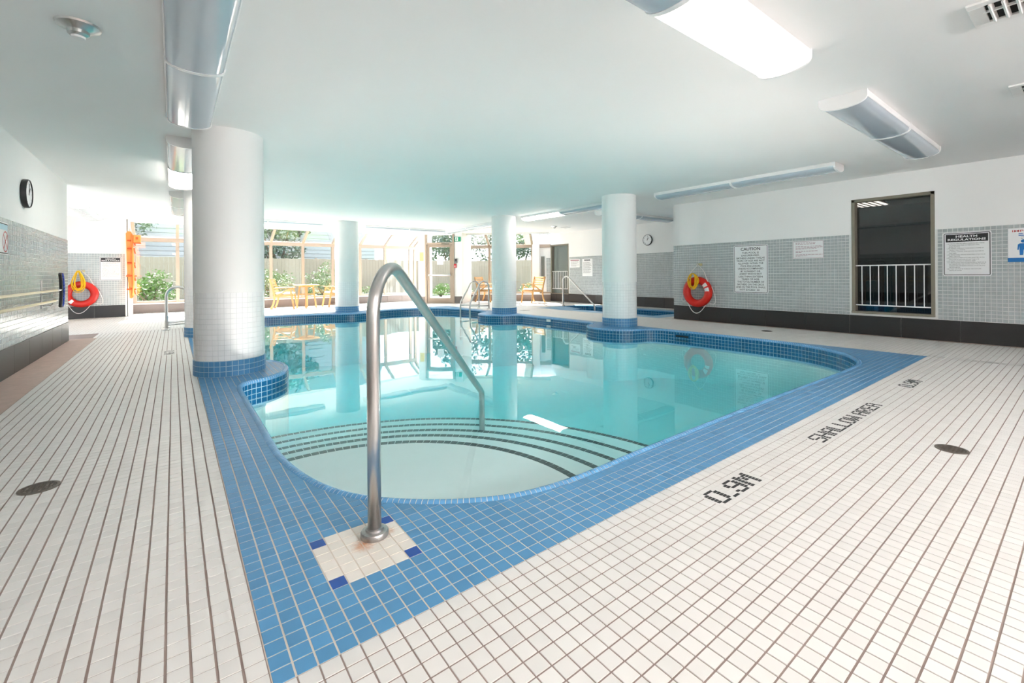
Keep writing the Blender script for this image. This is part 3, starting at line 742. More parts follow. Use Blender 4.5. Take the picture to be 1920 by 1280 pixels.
# ------------------------------------------------------------------ window walls, door, side windows
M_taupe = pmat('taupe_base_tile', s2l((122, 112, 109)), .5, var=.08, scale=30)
V3 = lambda x, y, z: Vector((x, y, z))
def glazed(name, label, o, ex, length, mull, ends=(True, True), skew=(0, 0), hi=.42, inward=.78):
    """low tiled plinth, upright panes, header, and glazing that leans into the room above"""
    o = Vector((*o, 0)); ex = Vector((*ex, 0)).normalized(); nz = ex.cross(V3(0, 0, 1)); Z = V3(0, 0, 1)
    M = Matrix((ex, nz, Z)).transposed()
    t = thing(name, label, 'window', kind='structure')
    pl = MB(); pl.box(o + ex * length / 2 - nz * .08 + Z * .125, (length, .16, .25), 0, M); obj('plinth', pl, M_basegrout, t)
    n = max(1, round(length / .645))
    for i in range(n):
        a, b = i * length / n, (i + 1) * length / n
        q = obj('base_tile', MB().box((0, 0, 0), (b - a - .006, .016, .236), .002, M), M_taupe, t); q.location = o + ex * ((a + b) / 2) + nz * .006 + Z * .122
    sl = MB().box(o + ex * length / 2 - nz * .03 + Z * .265, (length, .18, .03), .004, M); obj('sill', sl, M_white, t)
    fr = MB()
    fr.box(o + ex * length / 2 + Z * .31, (length, .07, .06), .004, M); obj('bottom_rail', fr, M_alu, t)
    hd = MB(); hd.box(o + ex * length / 2 + Z * 2.06, (length, .11, .12), .006, M); obj('header', hd, M_alu, t)
    th = MB(); th.box(o + ex * length / 2 + nz * inward + Z * 2.49, (length, .1, .08), .004, M); obj('top_rail', th, M_white, t)
    for i, s in enumerate(mull):
        wd = .085
        obj('mullion', MB().beam(o + ex * s + Z * .28, o + ex * s + Z * 2.0, .10, wd, upv=ex, bev=.005), M_alu, t)
        sk = skew[0] if i == 0 else (skew[1] if i == len(mull) - 1 else 0)
        obj('sloped_bar', MB().beam(o + ex * s + Z * 2.1, o + ex * (s + sk) + nz * inward + Z * 2.47, .08, .07, upv=ex, bev=.004), M_alu, t)
    for a, b in zip(mull[:-1], mull[1:]):
        m = MB(); m.box(o + ex * ((a + b) / 2) + Z * 1.17, (b - a - .07, .012, 1.68), 0, M); obj('pane', m, M_glass, t)
        m = MB(); p = [o + ex * a + Z * 2.11, o + ex * b + Z * 2.11, o + ex * b + nz * inward + Z * 2.48, o + ex * a + nz * inward + Z * 2.48]
        up = (p[3] - p[0]).cross(ex).normalized() * .012
        m.add([*p, *[q + up for q in p]], [(0, 1, 2, 3), (7, 6, 5, 4), (0, 4, 5, 1), (2, 6, 7, 3)]); obj('sloped_pane', m, M_glass, t)
    return t
glazed('window_1', 'wide greenhouse window wall behind the wooden table', (-.9, WINY), (1, 0), 5.47, [.05, 1.0, 1.95, 2.44, 3.40, 4.35, 5.31], skew=(0, -.0))
glazed('window_2', 'greenhouse window wall next to the glass exit door', (5.2, WINY), (1, 0), 2.33, [.16, 1.09, 2.08, 2.28])
glazed('window_3', 'angled greenhouse window wall beyond the pool ladder', (8.75, 14.88), (.7071, -.7071), 3.52, [.20, 1.20, 2.02, 2.84])
pier = MB(); pier.box((4.88, WINY - .03, 1.25), (.62, .2, 2.5)); obj('window_pier', pier, M_paint); tag(bpy.data.objects['window_pier'], 'white pier between the two back window walls', 'wall', kind='structure')
# solid end bay of the angled wall: white pier, grey tiles and a dark framed panel
Cx = Vector((.7071, -.7071, 0)); Cn = Cx.cross(V3(0, 0, 1)); CO = Vector((8.75, 14.88, 0)); MC = Matrix((Cx, Cn, V3(0, 0, 1))).transposed()
eb = thing('wall_end_bay', 'white pier and tiled wall closing the angled window wall', 'wall', kind='structure')
pr_ = MB(); pr_.box(CO + Cx * 2.98 + Cn * .02 + V3(0, 0, 1.385), (.27, .22, 2.23), .004, MC)
pr_.prism([(0, 0), (.78, .36), (.78, .42), (0, .42)], CO + Cx * 2.845 + V3(0, 0, 2.08), Cn, (0, 0, 1), .27); obj('pier', pr_, M_paint, eb)
e2 = MB(); wall_panel(e2, CO + Cx * 3.11, Cx, .41, 0.25, 2.5, .12); obj('panel_wall', e2, M_paint, eb)
wall_tiles('eb', eb, CO + Cx * 3.36 + Cn * .002, Cx, .157, .305, TZ, M_grey, 0)
e3 = MB(); e3.box(CO + Cx * 3.235 + Cn * .012 + V3(0, 0, 1.21), (.17, .02, .96), .004, MC); obj('panel_frame', e3, M_white, eb)
e3 = MB(); e3.box(CO + Cx * 3.235 + Cn * .022 + V3(0, 0, 1.21), (.13, .012, .92), .002, MC); obj('grey_panel', e3, pmat('louvre_grey', s2l((120, 122, 118)), .5), eb)
# vestibule with the exit door
DA = Vector((6.95, 14.645, 0)); Dx = Vector((.7071, -.7071, 0)); Dn = Dx.cross(V3(0, 0, 1)); MD = Matrix((Dx, Dn, V3(0, 0, 1))).transposed()
def dbox(s, d, z, sz, bev=.003): return MB().box(DA + Dx * s + Dn * d + V3(0, 0, z), sz, bev, MD)
ve = thing('wall_vestibule', 'white piers flanking the glass exit door', 'wall', kind='structure')
obj('pier', dbox(.125, -.06, 1.25, (.25, .12, 2.5)), M_paint, ve); obj('pier', dbox(1.46, -.06, 1.25, (.28, .12, 2.5)), M_paint, ve)
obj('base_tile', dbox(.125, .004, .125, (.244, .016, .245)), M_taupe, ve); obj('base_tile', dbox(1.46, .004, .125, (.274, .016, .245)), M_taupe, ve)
obj('lintel', dbox(.79, -.06, 2.47, (1.1, .12, .06)), M_paint, ve)
obj('side_panel', MB().box(DA + Dx * .03 - Dn * .72 + V3(0, 0, 1.25), (.06, 1.3, 2.5), 0, MD), M_paint, ve)
obj('side_panel', MB().box(DA + Dx * 1.57 - Dn * .72 + V3(0, 0, 1.25), (.06, 1.3, 2.5), 0, MD), M_paint, ve)
dr = thing('door_1', 'glass exit door in a beige metal frame with a push bar', 'door', kind='structure')
fr = MB()
for s in (.285, 1.285): fr.box(DA + Dx * s - Dn * .03 + V3(0, 0, 1.22), (.07, .13, 2.44), .004, MD)
fr.box(DA + Dx * .785 - Dn * .03 + V3(0, 0, 2.12), (.95, .13, .06), .004, MD); fr.box(DA + Dx * .785 - Dn * .03 + V3(0, 0, .012), (.95, .13, .02), .002, MD)
obj('frame', fr, M_alu, dr)
obj('transom_pane', dbox(.785, -.03, 2.29, (.93, .012, .28), 0), M_glass, dr)
lf = MB()
for s in (.37, 1.20): lf.box(DA + Dx * s - Dn * .02 + V3(0, 0, 1.055), (.09, .045, 2.06), .004, MD)
lf.box(DA + Dx * .785 - Dn * .02 + V3(0, 0, 2.035), (.75, .045, .1), .004, MD); lf.box(DA + Dx * .785 - Dn * .02 + V3(0, 0, .11), (.75, .045, .17), .004, MD)
lf.box(DA + Dx * .785 - Dn * .02 + V3(0, 0, .985), (.75, .04, .05), .004, MD)
leaf = obj('door_leaf', lf, M_alu, dr)
obj('pane', dbox(.785, -.02, 1.5, (.75, .012, .98), 0), M_glass, leaf); obj('pane', dbox(.785, -.02, .57, (.75, .012, .78), 0), M_glass, leaf)
obj('push_bar', MB().tube([DA + Dx * .40 + Dn * .06 + V3(0, 0, 1.0), DA + Dx * 1.17 + Dn * .06 + V3(0, 0, 1.0)], .024, 10), M_steel, leaf, smooth=True)
obj('bar_bracket', dbox(.40, .03, 1.0, (.05, .08, .06)), M_steel, leaf); obj('bar_bracket', dbox(1.17, .03, 1.0, (.05, .08, .06)), M_steel, leaf)
obj('door_closer', dbox(1.0, .04, 2.10, (.26, .06, .05)), M_bronze, dr)
# side-room windows with guard rails
def guard_window(name, label, o, win, deep, rail_z, nbars, label_r, lighter):
    """recessed dark window on a wall whose room side is -X; o = wall origin, s runs along -Y"""
    s0, s1, z0, z1 = win; y0, y1 = o[1] - s0, o[1] - s1; x = o[0]
    t = thing(name, label, 'window', kind='structure'); fr = MB(); f = .045
    for y, sg in ((y0, -1), (y1, 1)): fr.box((x + .06, y + sg * f / 2, (z0 + z1) / 2), (.14, f, z1 - z0), .003)
    fr.box((x + .06, (y0 + y1) / 2, z1 - f / 2), (.14, abs(y1 - y0), f), .003); fr.box((x + .05, (y0 + y1) / 2, z0 + .012), (.17, abs(y1 - y0), .03), .003)
    obj('frame', fr, M_bronze, t)
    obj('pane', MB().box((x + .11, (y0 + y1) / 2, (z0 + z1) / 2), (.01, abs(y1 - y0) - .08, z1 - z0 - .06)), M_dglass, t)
    g = thing('guard_rail', label_r, 'railing', (x + .03, (y0 + y1) / 2, 0)); w_ = abs(y1 - y0) - 2 * f
    for z in rail_z: obj('rail', MB().box((0, 0, z), (.016, w_, .018), .002), M_white, g)
    for i in range(nbars):
        obj('baluster', MB().box((0, -w_ / 2 + (i + .75) * w_ / (nbars + .5), sum(rail_z) / 2), (.011, .011, rail_z[1] - rail_z[0])), M_white, g)
    return t
guard_window('window_4', 'dark interior window in the grey tiled right wall', RW_O, RWIN, 2, (.468, 1.10), 8, 'white balustrade across the dark window in the right wall', False)
guard_window('window_5', 'tall interior window with guard rail beside the angled windows', SW_O, SWIN, 1, (.47, 1.10), 9, 'pale balustrade across the far window behind the hot tub', True)
# dim rooms behind those windows
def dim_room(name, label, x0, x1_, y0, y1_, paint):
    t = thing(name, label, 'room', kind='structure'); z1 = 2.45; cx_, cy_ = (x0 + x1_) / 2, (y0 + y1_) / 2
    obj('back_panel', MB().box((x1_ + .03, cy_, z1 / 2), (.06, y1_ - y0, z1)), paint, t)
    for y_ in (y0 - .03, y1_ + .03): obj('side_panel', MB().box((cx_, y_, z1 / 2), (x1_ - x0, .06, z1)), paint, t)
    obj('top_panel', MB().box((cx_, cy_, z1 + .03), (x1_ - x0, y1_ - y0, .06)), paint, t); obj('bottom_panel', MB().box((cx_, cy_, -.03), (x1_ - x0, y1_ - y0, .06)), paint, t)
    return t
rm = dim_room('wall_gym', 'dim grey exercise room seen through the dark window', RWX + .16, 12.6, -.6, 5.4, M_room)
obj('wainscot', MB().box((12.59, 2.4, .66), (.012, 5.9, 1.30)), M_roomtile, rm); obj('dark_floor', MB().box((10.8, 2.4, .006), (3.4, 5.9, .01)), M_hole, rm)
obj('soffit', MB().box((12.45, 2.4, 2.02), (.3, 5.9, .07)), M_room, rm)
M_panel_on = emat('gym_light_panel', (1, .90, .78), .7)
lp = thing('ceiling_panel_light', 'lit ceiling panel inside the dim room behind the dark window', 'light', (11.45, 2.93, 2.42))
obj('diffuser', MB().box((0, 0, 0), (1.15, .5, .02)), M_panel_on, lp); obj('frame', MB().box((0, 0, .02), (1.2, .55, .03), .004), M_white, lp)
for q in range(5): obj('louvre', MB().box((0, -.2 + q * .1, -.018), (1.12, .008, .02)), M_room, lp)
eqp = thing('exercise_machine', 'teal exercise machine faint behind the dark window', 'gym machine', (11.6, 2.55, .02))
M_teal = pmat('teal_machine_paint', s2l((30, 92, 104)), .5, var=.1)
q = MB(); q.box((0, 0, .6), (.3, .14, 1.0), .02); q.box((0, .3, .45), (.3, .14, .7), .02); obj('upright', q, M_teal, eqp)
q = MB(); q.box((0, .14, .06), (.4, .7, .12), .02); obj('base', q, M_dark, eqp); obj('handle', MB().tube([(-.1, 0, 1.0), (-.25, .05, 1.2), (-.25, .3, 1.2)], .02, 8), M_dark, eqp, smooth=True)
rm2 = dim_room('wall_lobby', 'pale grey room seen through the far side window', SWX + .16, 13.0, 10.2, 13.2, pmat('lobby_paint', s2l((176, 184, 180)), .7))

# ------------------------------------------------------------------ garden outside
lawn = MB().add([(-25, 16.3, -.08), (40, 16.3, -.08), (40, 45, -.08), (-25, 45, -.08)], [(0, 1, 2, 3)]); lawn.add([(13.1, -5, -.08), (40, -5, -.08), (40, 16.3, -.08), (7.8, 16.3, -.08), (11.6, 12.4, -.08), (13.1, 12.4, -.08)], [(0, 1, 2, 3, 4, 5)])
tag(obj('ground', lawn, M_grass), 'sunlit lawn outside the windows', 'ground', kind='structure')
pt_ = MB().add([(5.5, 16.25, -.06), (7.6, 16.25, -.06), (9.4, 14.5, -.06), (15, 18, -.06), (12, 21, -.06), (6, 20, -.06)], [(0, 1, 2, 3, 4, 5)])
tag(obj('patio', pt_, M_patio), 'pale concrete patio outside the exit door', 'patio', kind='structure')
def fence(a, b, label):
    a, b = Vector((*a, -.05)), Vector((*b, -.05)); d = (b - a); L = d.length; d.normalize()
    t = thing('garden_fence', label, 'fence', tuple(a)); n = int(L / .15); bd = MB()
    for i in range(n):
        h = 1.86 + random.uniform(-.012, .012); bd.beam(d * (i + .5) * L / n, d * (i + .5) * L / n + V3(0, 0, h), .145, .022, upv=d.cross(V3(0, 0, 1)))
    stuff(obj('board_run', bd, M_fence, t))
    for z in (.3, 1.6): obj('rail', MB().beam(V3(0, 0, z) + d.cross(V3(0, 0, 1)) * -.05, d * L + V3(0, 0, z) + d.cross(V3(0, 0, 1)) * -.05, .04, .09), M_fence, t)
    for i in range(int(L / 2.4) + 1): obj('post', MB().box(d * i * 2.4 - d.cross(V3(0, 0, 1)) * .08 + V3(0, 0, .95), (.1, .1, 1.9)), M_fence, t)
fence((-9, 22.4), (13.5, 22.4), 'weathered board fence across the garden behind the back windows')
fence((13.75, 22.15), (22, 12.0), 'weathered board fence angling past the exit door garden')
def bush(name, label, cat, loc, rx, h, n, mat, trunk=0.0, group=None, leaf=.09):
    t = thing(name, label, cat, loc, group=group); m = MB(); r_ = random.Random(int(loc[0] * 97 + loc[1] * 13))
    cl = [(r_.uniform(-.6, .6) * rx, r_.uniform(-.6, .6) * rx, trunk + h * r_.uniform(.25, .8), r_.uniform(.3, .55)) for _ in range(9)]
    for i in range(n):
        c = cl[i % 9]; u = r_.uniform(-1, 1); a = r_.uniform(0, 2 * PI); q = math.sqrt(1 - u * u); rr = c[3] * r_.uniform(.65, 1.05)
        p = Vector((c[0] + q * math.cos(a) * rr * rx, c[1] + q * math.sin(a) * rr * rx, max(.02, c[2] + u * rr * h * .55)))
        d = Vector((r_.gauss(0, 1), r_.gauss(0, 1), r_.gauss(0, .6) + .4)).normalized(); s_ = d.cross(Vector((r_.gauss(0, 1), r_.gauss(0, 1), r_.gauss(0, 1)))).normalized(); l = leaf * r_.uniform(.7, 1.4)
        m.add([p, p + d * l * .5 + s_ * l * .28, p + d * l, p + d * l * .5 - s_ * l * .28], [(0, 1, 2, 3)])
    stuff(obj('foliage', m, mat, t))
    st = MB()
    for i in range(5):
        c = cl[i]; st.tube([(0, 0, 0), (c[0] * .4, c[1] * .4, c[2] * .5), (c[0], c[1], c[2])], [.05 + trunk * .03, .03 + trunk * .02, .01], 6)
    obj('stem', st, M_bark, t, smooth=True)
BL = [('leafy green shrub outside the window behind the life ring', -.55, 18.2, .75, 1.25, 1500, 0), ('taller yellow-green shrub outside the window by the ladder', 1.15, 18.7, .8, 1.7, 1700, 0),
      ('pale shrub outside the window behind the wooden chair', 2.9, 18.9, .9, 1.35, 1400, 1), ('pale spreading shrub outside behind the wooden table', 5.1, 20.2, 1.0, 1.7, 1500, 1),
      ('low flowering plant outside the window by the handrail', 6.7, 20.6, .8, .55, 700, 1), ('low green plant outside seen through the exit door', 10.6, 19.8, .6, .7, 600, 0),
      ('small green plant outside seen low in the exit door glass', 12.3, 20.3, .6, .5, 500, 0), ('low shrub outside the angled windows', 13.6, 16.4, .8, .7, 700, 1)]
for lab, x, y, rx, h, n, mi in BL: bush('garden_shrub', lab, 'shrub', (x, y, -.08), rx, h, n, M_leafs[mi], group='garden shrubs')
TL = [('tree standing behind the fence beyond the wooden table', 4.5, 27, 2.6, 3.6), ('tree behind the fence above the angled windows', 17.5, 22.0, 2.4, 3.4), ('tree behind the fence seen through the exit door', 15.4, 27.5, 2.6, 3.8), ('tree behind the fence left of the back windows', -3.5, 27, 2.8, 3.6)]
for lab, x, y, rx, h in TL: bush('garden_tree', lab, 'tree', (x, y, -.08), rx, h, 2600, M_leafs[2], 1.6, 'trees behind the fence', .22)
hs = thing('neighbour_house', 'pale sided house beyond the garden fence', 'house', (3, 33, -.08))
obj('wall', MB().box((0, 0, 2.5), (16, 6, 5)), M_house, hs); obj('roof', MB().prism([(-8.4, 0), (8.4, 0), (7.4, 2.2), (-7.4, 2.2)], (0, 3.3, 5), (1, 0, 0), (0, 0, 1), 6.6), pmat('house_roof', s2l((150, 146, 146)), .9), hs)
for i in range(20): obj('siding_board', MB().box((0, -3.03, .2 + i * .24), (15.9, .03, .21)), M_house, hs)

# ------------------------------------------------------------------ ceiling light fixtures
M_lens = pmat('unlit_acrylic_lens', s2l((182, 193, 203)), .12, var=.02, scale=3, spec=.8, coat=.3)
M_lenson = emat('lit_acrylic_lens', (1, .92, .84), LAMP)
def lens_prof(w_, d, n=14): return [(-w_ / 2 * math.cos(PI * i / n), -d * math.sin(PI * i / n) ** .8) for i in range(n + 1)]
M_lenson2 = emat('bright_acrylic_lens', (1, .92, .84), LAMP * 5.0)
def fixture(label, x, y, axis, length, lit=(False, False), joint=.5, bright=False):
    """two-section wraparound fixture on the ceiling; local axis runs along +X"""
    t = thing('ceiling_light', label, 'ceiling light', (x, y, CEIL), 0 if axis == 'x' else PI / 2, group='wraparound ceiling lights')
    W, H, D = .34, .05, .062
    obj('housing', MB().box((0, 0, -H / 2), (length, W, H), .004), M_white, t)
    pf = lens_prof(W - .014, D)
    cap = [(p[0] * 1.05, p[1] * 1.06 - H) for p in pf]; cap = [(-W / 2 - .004, 0)] + [(-W / 2 - .004, -H)] + cap[1:-1] + [(W / 2 + .004, -H), (W / 2 + .004, 0)]
    for s in (-1, 1):
        obj('end_cap', MB().prism(cap, (s * length / 2 - .012, 0, 0), (0, 1, 0), (0, 0, 1), .024), M_white, t)
    xj = -length / 2 + length * joint
    obj('joint_band', MB().prism(cap, (xj - .018, 0, 0), (0, 1, 0), (0, 0, 1), .036), M_white, t)
    for k, (a, b) in enumerate(((-length / 2 + .012, xj - .018), (xj + .018, length / 2 - .012))):
        m = MB(); n = len(pf); vs = [(xx, p[0], p[1] - H) for xx in (a, b) for p in pf]
        m.add(vs, [(i, i + 1, n + i + 1, n + i)[::-1] for i in range(n - 1)]); obj('lens', m, (M_lenson2 if bright else M_lenson) if lit[k] else M_lens, t, smooth=True)
    return t
fixture('large ceiling light at the top, right section glowing', 2.09, 1.33, 'x', 2.66, (False, True))
fixture('unlit ceiling light between the big lit one and the dark window', 5.93, 1.305, 'x', 2.80)
fixture('long unlit ceiling light above the life ring wall', 7.33, 3.58, 'y', 2.84)
fixture('ceiling light behind the right column, far section glowing', 7.33, 7.58, 'y', 2.84, (False, True), bright=True)
fixture('washed-out ceiling light near the exit sign', 7.36, 11.82, 'y', 2.84)
fixture('short ceiling light near the clock above the hot tub', 9.45, 7.13, 'x', 2.76)
fixture('ceiling light running above the wooden table by the window', 1.98, 13.33, 'x', 2.78)
fixture('ceiling light running along the windows beside the exit door', 5.92, 13.25, 'x', 2.78)
fixture('large unlit ceiling light at the top left of the near column', .13, 3.72, 'y', 2.80)
fixture('ceiling light beside the near column, far section glowing', .12, 7.36, 'y', 2.84, (False, True), bright=True)
fixture('ceiling light above the deck ladder, third of the left row', .12, 11.2, 'y', 2.84)
fixture('ceiling light half hidden over the alcove life ring', -1.52, 13.6, 'y', 2.5, (False, False))
fixture('added fill ceiling light behind the viewpoint in line with the left row', .13, -1.7, 'y', 2.84, (True, True), bright=True)  # extra fixture added out of view to brighten the left deck and ceiling
M_wallfill = emat('wall_fill_lens', (1, .97, .95), WALLFILL)  # unseen wall panels added as frontal fill for columns, walls and ceiling
for x_, lab in ((1.75, 'added fill light behind the viewpoint nearest the left wall'), (3.95, 'added fill light behind the viewpoint farther from the left wall')):
    t = thing('wall_fill_light', lab, 'added fill light', (x_, -3.6, 1.95), PI, group='long fill lights added behind the viewpoint')
    obj('housing', MB().box((0, -.03, 0), (2.06, .06, .40), .006), M_white, t)
    obj('diffuser', MB().box((0, -.075, 0), (2.0, .05, .36), .015), M_wallfill, t)

# ------------------------------------------------------------------ rails and ladders
def arc_pts(c, r, a0, a1, n): return [(c[0] + r * math.cos(a), c[1] + r * math.sin(a)) for a in np.linspace(a0, a1, n)]
def stair_rail(name, label, base, ang, sl, ztop, zbend, slen, zfoot, r, rb, group=None):
    """post up from the deck, over a bend, straight slope down, short drop to the step; drawn in the plane at angle ang"""
    t = thing(name, label, 'handrail', (*base, 0), ang, group)
    # sloped line direction in (s,z)
    th = math.atan2(zbend - ztop, slen - rb); 
    cxy = (rb, ztop - rb)
    pts = [(0, 0), (0, (ztop - rb) * .5)] + arc_pts(cxy, rb, PI, PI / 2 + th, 16)
    e0 = pts[-1]; pts += [(e0[0] + (slen - e0[0]) * k, e0[1] + (zbend - e0[1]) * k) for k in (.33, .66, .965)]
    p = pts[-1]; r2 = .06; pts += [(slen - .012, zbend - .0), (slen + .0, zbend - .06), (slen, zfoot)]
    obj('rail', MB().tube([(s, 0, z) for s, z in pts], r, 20), M_steel, t, smooth=True)
    obj('flange', MB().lathe([(r * 2.0, 0), (r * 2.05, .004), (r * 2.05, .016), (r * 1.9, .022), (r * 1.35, .024), (r * 1.3, .032), (r * 1.02, .034)], 32), M_steeldull, t, smooth=True, auto=SMOOTH)
    return t
stair_rail('pool_handrail', 'steel handrail rising from the cream tile square into the pool steps', (.611, 1.690), math.radians(46.6), None, 1.03, -.07, 2.36, -.42, .0255, .20)
stair_rail('tub_handrail', 'steel handrail leading down into the hot tub', (9.79, 10.22), math.radians(-86), None, .93, .06, 1.25, -.5, .023, .15)
def ladder(label, base, ang):
    t = thing('pool_ladder', label, 'ladder', (*base, 0), ang, 'pool ladders')
    for y in (-.26, .26):
        pts = [(0, 0), (0, .3)] + arc_pts((.17, .64), .17, PI, PI / 2 - .95, 14)
        e = pts[-1]; pts += [(.58, .30), (.635, .22), (.65, .12), (.65, -.9)]
        obj('side_rail', MB().tube([(s, y, z) for s, z in pts], .0235, 14), M_steel, t, smooth=True)
        obj('flange', MB().lathe([(.06, 0), (.06, .015), (.035, .025), (.03, .04)], 24, c=(0, y, 0)), M_steel, t, smooth=True, auto=SMOOTH)
        obj('tie_bar', MB().tube([(0, y, .10), (.65, y, .12)], .016, 10), M_steel, t, smooth=True)
    for z in (-.3, -.55, -.8): obj('tread', MB().box((.66, 0, z), (.09, .52, .03), .008), M_plastic, t)
ladder('steel pool ladder before the mid column and the wooden chair', (7.30, 10.98), PI)
ladder('steel pool ladder on the left deck behind the near columns', (-.11, 10.9), 0)

# ------------------------------------------------------------------ teak furniture
def chair():
    t = thing('teak_armchair', '', 'chair', group='teak armchairs by the windows')
    w_ = .26
    for s in (-1, 1):
        x = s * w_
        pts = [(x, -.34, 0), (x, -.27, .14), (x, -.235, .30), (x, -.235, .42), (x, -.27, .62), (x, -.36, .92)]
        m = MB()
        for a, b in zip(pts[:-1], pts[1:]): m.beam(a, b, .032, .052, upv=(0, 1, 0), bev=.006)
        obj('rear_leg', m, M_wood, t)
        obj('front_leg', MB().beam((x, .31, 0), (x, .20, .63), .032, .05, upv=(0, 1, 0), bev=.006), M_wood, t)
        obj('armrest', MB().beam((x, -.30, .645), (x, .27, .655), .06, .026, bev=.01), M_wood, t)
        obj('arm_brace', MB().beam((x, .19, .62), (x, -.17, .40), .026, .04, upv=(0, 1, 0), bev=.005), M_wood, t)
        obj('side_rail', MB().beam((x * .94, -.23, .405), (x * .94, .27, .42), .026, .06, bev=.005), M_wood, t)
    for y, z in ((-.22, .40), (.265, .415)): obj('seat_rail', MB().beam((-w_, y, z), (w_, y, z), .026, .055, bev=.005), M_wood, t)
    for k in range(6): obj('seat_slat', MB().box((0, -.17 + k * .08, .435), (.5, .055, .016), .004), M_wood, t)
    for k in range(5):
        z = .55 + k * .083; y = -.24 - (z - .55) * .33
        obj('back_slat', MB().box((0, y, z), (.50, .018, .055 if k < 4 else .065), .005, Matrix.Rotation(.32, 3, 'X')), M_wood, t)
    obj('cushion', MB().box((0, .02, .475), (.47, .48, .065), .028), M_cush, t, smooth=True)
    return t
c0 = chair()
CH = [((2.74, 15.22), (.9, -.35), 'teak armchair facing the round table, left of it'), ((4.22, 15.15), (-1, -.12), 'teak armchair half hidden behind the back column'),
      ((9.25, 13.72), (.45, -.9), 'teak armchair half hidden behind the mid column and ladder'), ((10.16, 12.15), (-1, -.08), 'teak armchair with white cushion near the hot tub handrail')]
for i, (p, f, lab) in enumerate(CH):
    o = c0 if i == 0 else copy_tree(c0)
    o.location = (*p, 0); o.rotation_euler = (0, 0, math.atan2(-f[0], f[1])); o['label'] = lab
def table(label, p, rz):
    t = thing('teak_table', label, 'table', (*p, 0), rz, 'round teak tables')
    obj('table_top', MB().lathe([(.36, .70), (.375, .705), (.38, .715), (.38, .728), (.37, .732)], 40), M_wood, t, smooth=True, auto=SMOOTH)
    for a in range(4):
        c, s = math.cos(a * PI / 2 + PI / 4), math.sin(a * PI / 2 + PI / 4)
        obj('leg', MB().beam((c * .28, s * .28, 0), (c * .19, s * .19, .70), .045, .045, upv=(c, s, 0), bev=.006), M_wood, t)
    for a in (0, 1): 
        c, s = math.cos(a * PI / 2 + PI / 4), math.sin(a * PI / 2 + PI / 4); obj('stretcher', MB().beam((c * .23, s * .23, .40 + a * .03), (-c * .23, -s * .23, .40 + a * .03), .03, .03), M_wood, t)
    obj('apron', MB().lathe([(.22, .655), (.22, .70)], 24), M_wood, t)
table('round teak table between two armchairs at the back windows', (3.36, 15.2), .5)
table('round teak table mostly hidden behind the mid column', (9.48, 12.92), .2)

# ------------------------------------------------------------------ signs and wall fittings
def face_rz(n): return math.atan2(n[0], -n[1])
def text_mb(body, cx_, cz, width=None, height=None, lift=.0012, bold=0.0, align='CENTER', mb=None):
    """lettering in the local x-z plane, facing local -Y, fitted to width/height"""
    cu = bpy.data.curves.new('lettering', 'FONT'); cu.body = body; cu.align_x = align; cu.size = 1; cu.offset = bold; cu.resolution_u = 2; cu.space_line = 1.0
    o = bpy.data.objects.new('lettering', cu); COL.objects.link(o)
    me = o.to_mesh(); vs = [v.co.copy() for v in me.vertices]; fs = [tuple(p.vertices) for p in me.polygons]
    o.to_mesh_clear(); bpy.data.objects.remove(o); bpy.data.curves.remove(cu)
    xs = [v.x for v in vs]; ys = [v.y for v in vs]; W = max(xs) - min(xs); H = max(ys) - min(ys); mx, my = (max(xs) + min(xs)) / 2, (max(ys) + min(ys)) / 2
    kx = width / W if width else None; ky = height / H if height else None
    kx = kx or ky; ky = ky or kx
    mb = mb or MB()
    return mb.add([((v.x - mx) * kx + cx_, -lift, (v.y - my) * ky + cz) for v in vs], fs)
def rrect(w_, h_, r, n=5):
    out = []
    for sx, sy, a in ((1, 1, 0), (-1, 1, PI / 2), (-1, -1, PI), (1, -1, 1.5 * PI)):
        for k in range(n + 1):
            b = a + PI / 2 * k / n; out.append((sx * (w_ / 2 - r) + r * math.cos(b), sy * (h_ / 2 - r) + r * math.sin(b)))
    return out
def ring_mb(w_, h_, r, t_, lift):
    a = rrect(w_, h_, r); b = rrect(w_ - 2 * t_, h_ - 2 * t_, max(r - t_, .001)); n = len(a)
    return MB().add([(p[0], -lift, p[1]) for p in a + b], [(i, (i + 1) % n, n + (i + 1) % n, n + i)[::-1] for i in range(n)])
def rect_mb(x0, x1_, z0, z1, lift, mb=None): return (mb or MB()).add([(x0, -lift, z0), (x1_, -lift, z0), (x1_, -lift, z1), (x0, -lift, z1)], [(0, 1, 2, 3)])
BT = .006
def sign(name, label, loc, n, w_, h_, r=.015, border=True, cat='sign', mat=None):
    t = thing(name, label, cat, loc, face_rz(n))
    m = MB().prism(rrect(w_, h_, r), (0, 0, 0), (1, 0, 0), (0, 0, 1), BT); obj('board', m, mat or M_board, t)
    if border: obj('border_line', ring_mb(w_ - .022, h_ - .022, max(r * .8, .004), .009, BT + .0008), M_ink, t)
    return t
def para(t, lines, w_, top, lh, size, left=None, mat=None, name='small_print', bold=.0):
    """left-aligned lines of small print; each line scaled to its own share of the width"""
    mb = MB(); L = max(len(s) for s in lines)
    for i, s in enumerate(lines):
        if not s.strip(): continue
        ww = w_ * len(s.strip()) / L; x = (left if left is not None else -w_ / 2) + w_ * (len(s) - len(s.lstrip())) / L
        text_mb(s.strip(), x + ww / 2, top - i * lh, ww, size, BT + .0012, bold, mb=mb)
    obj(name, mb, mat or M_ink, t)
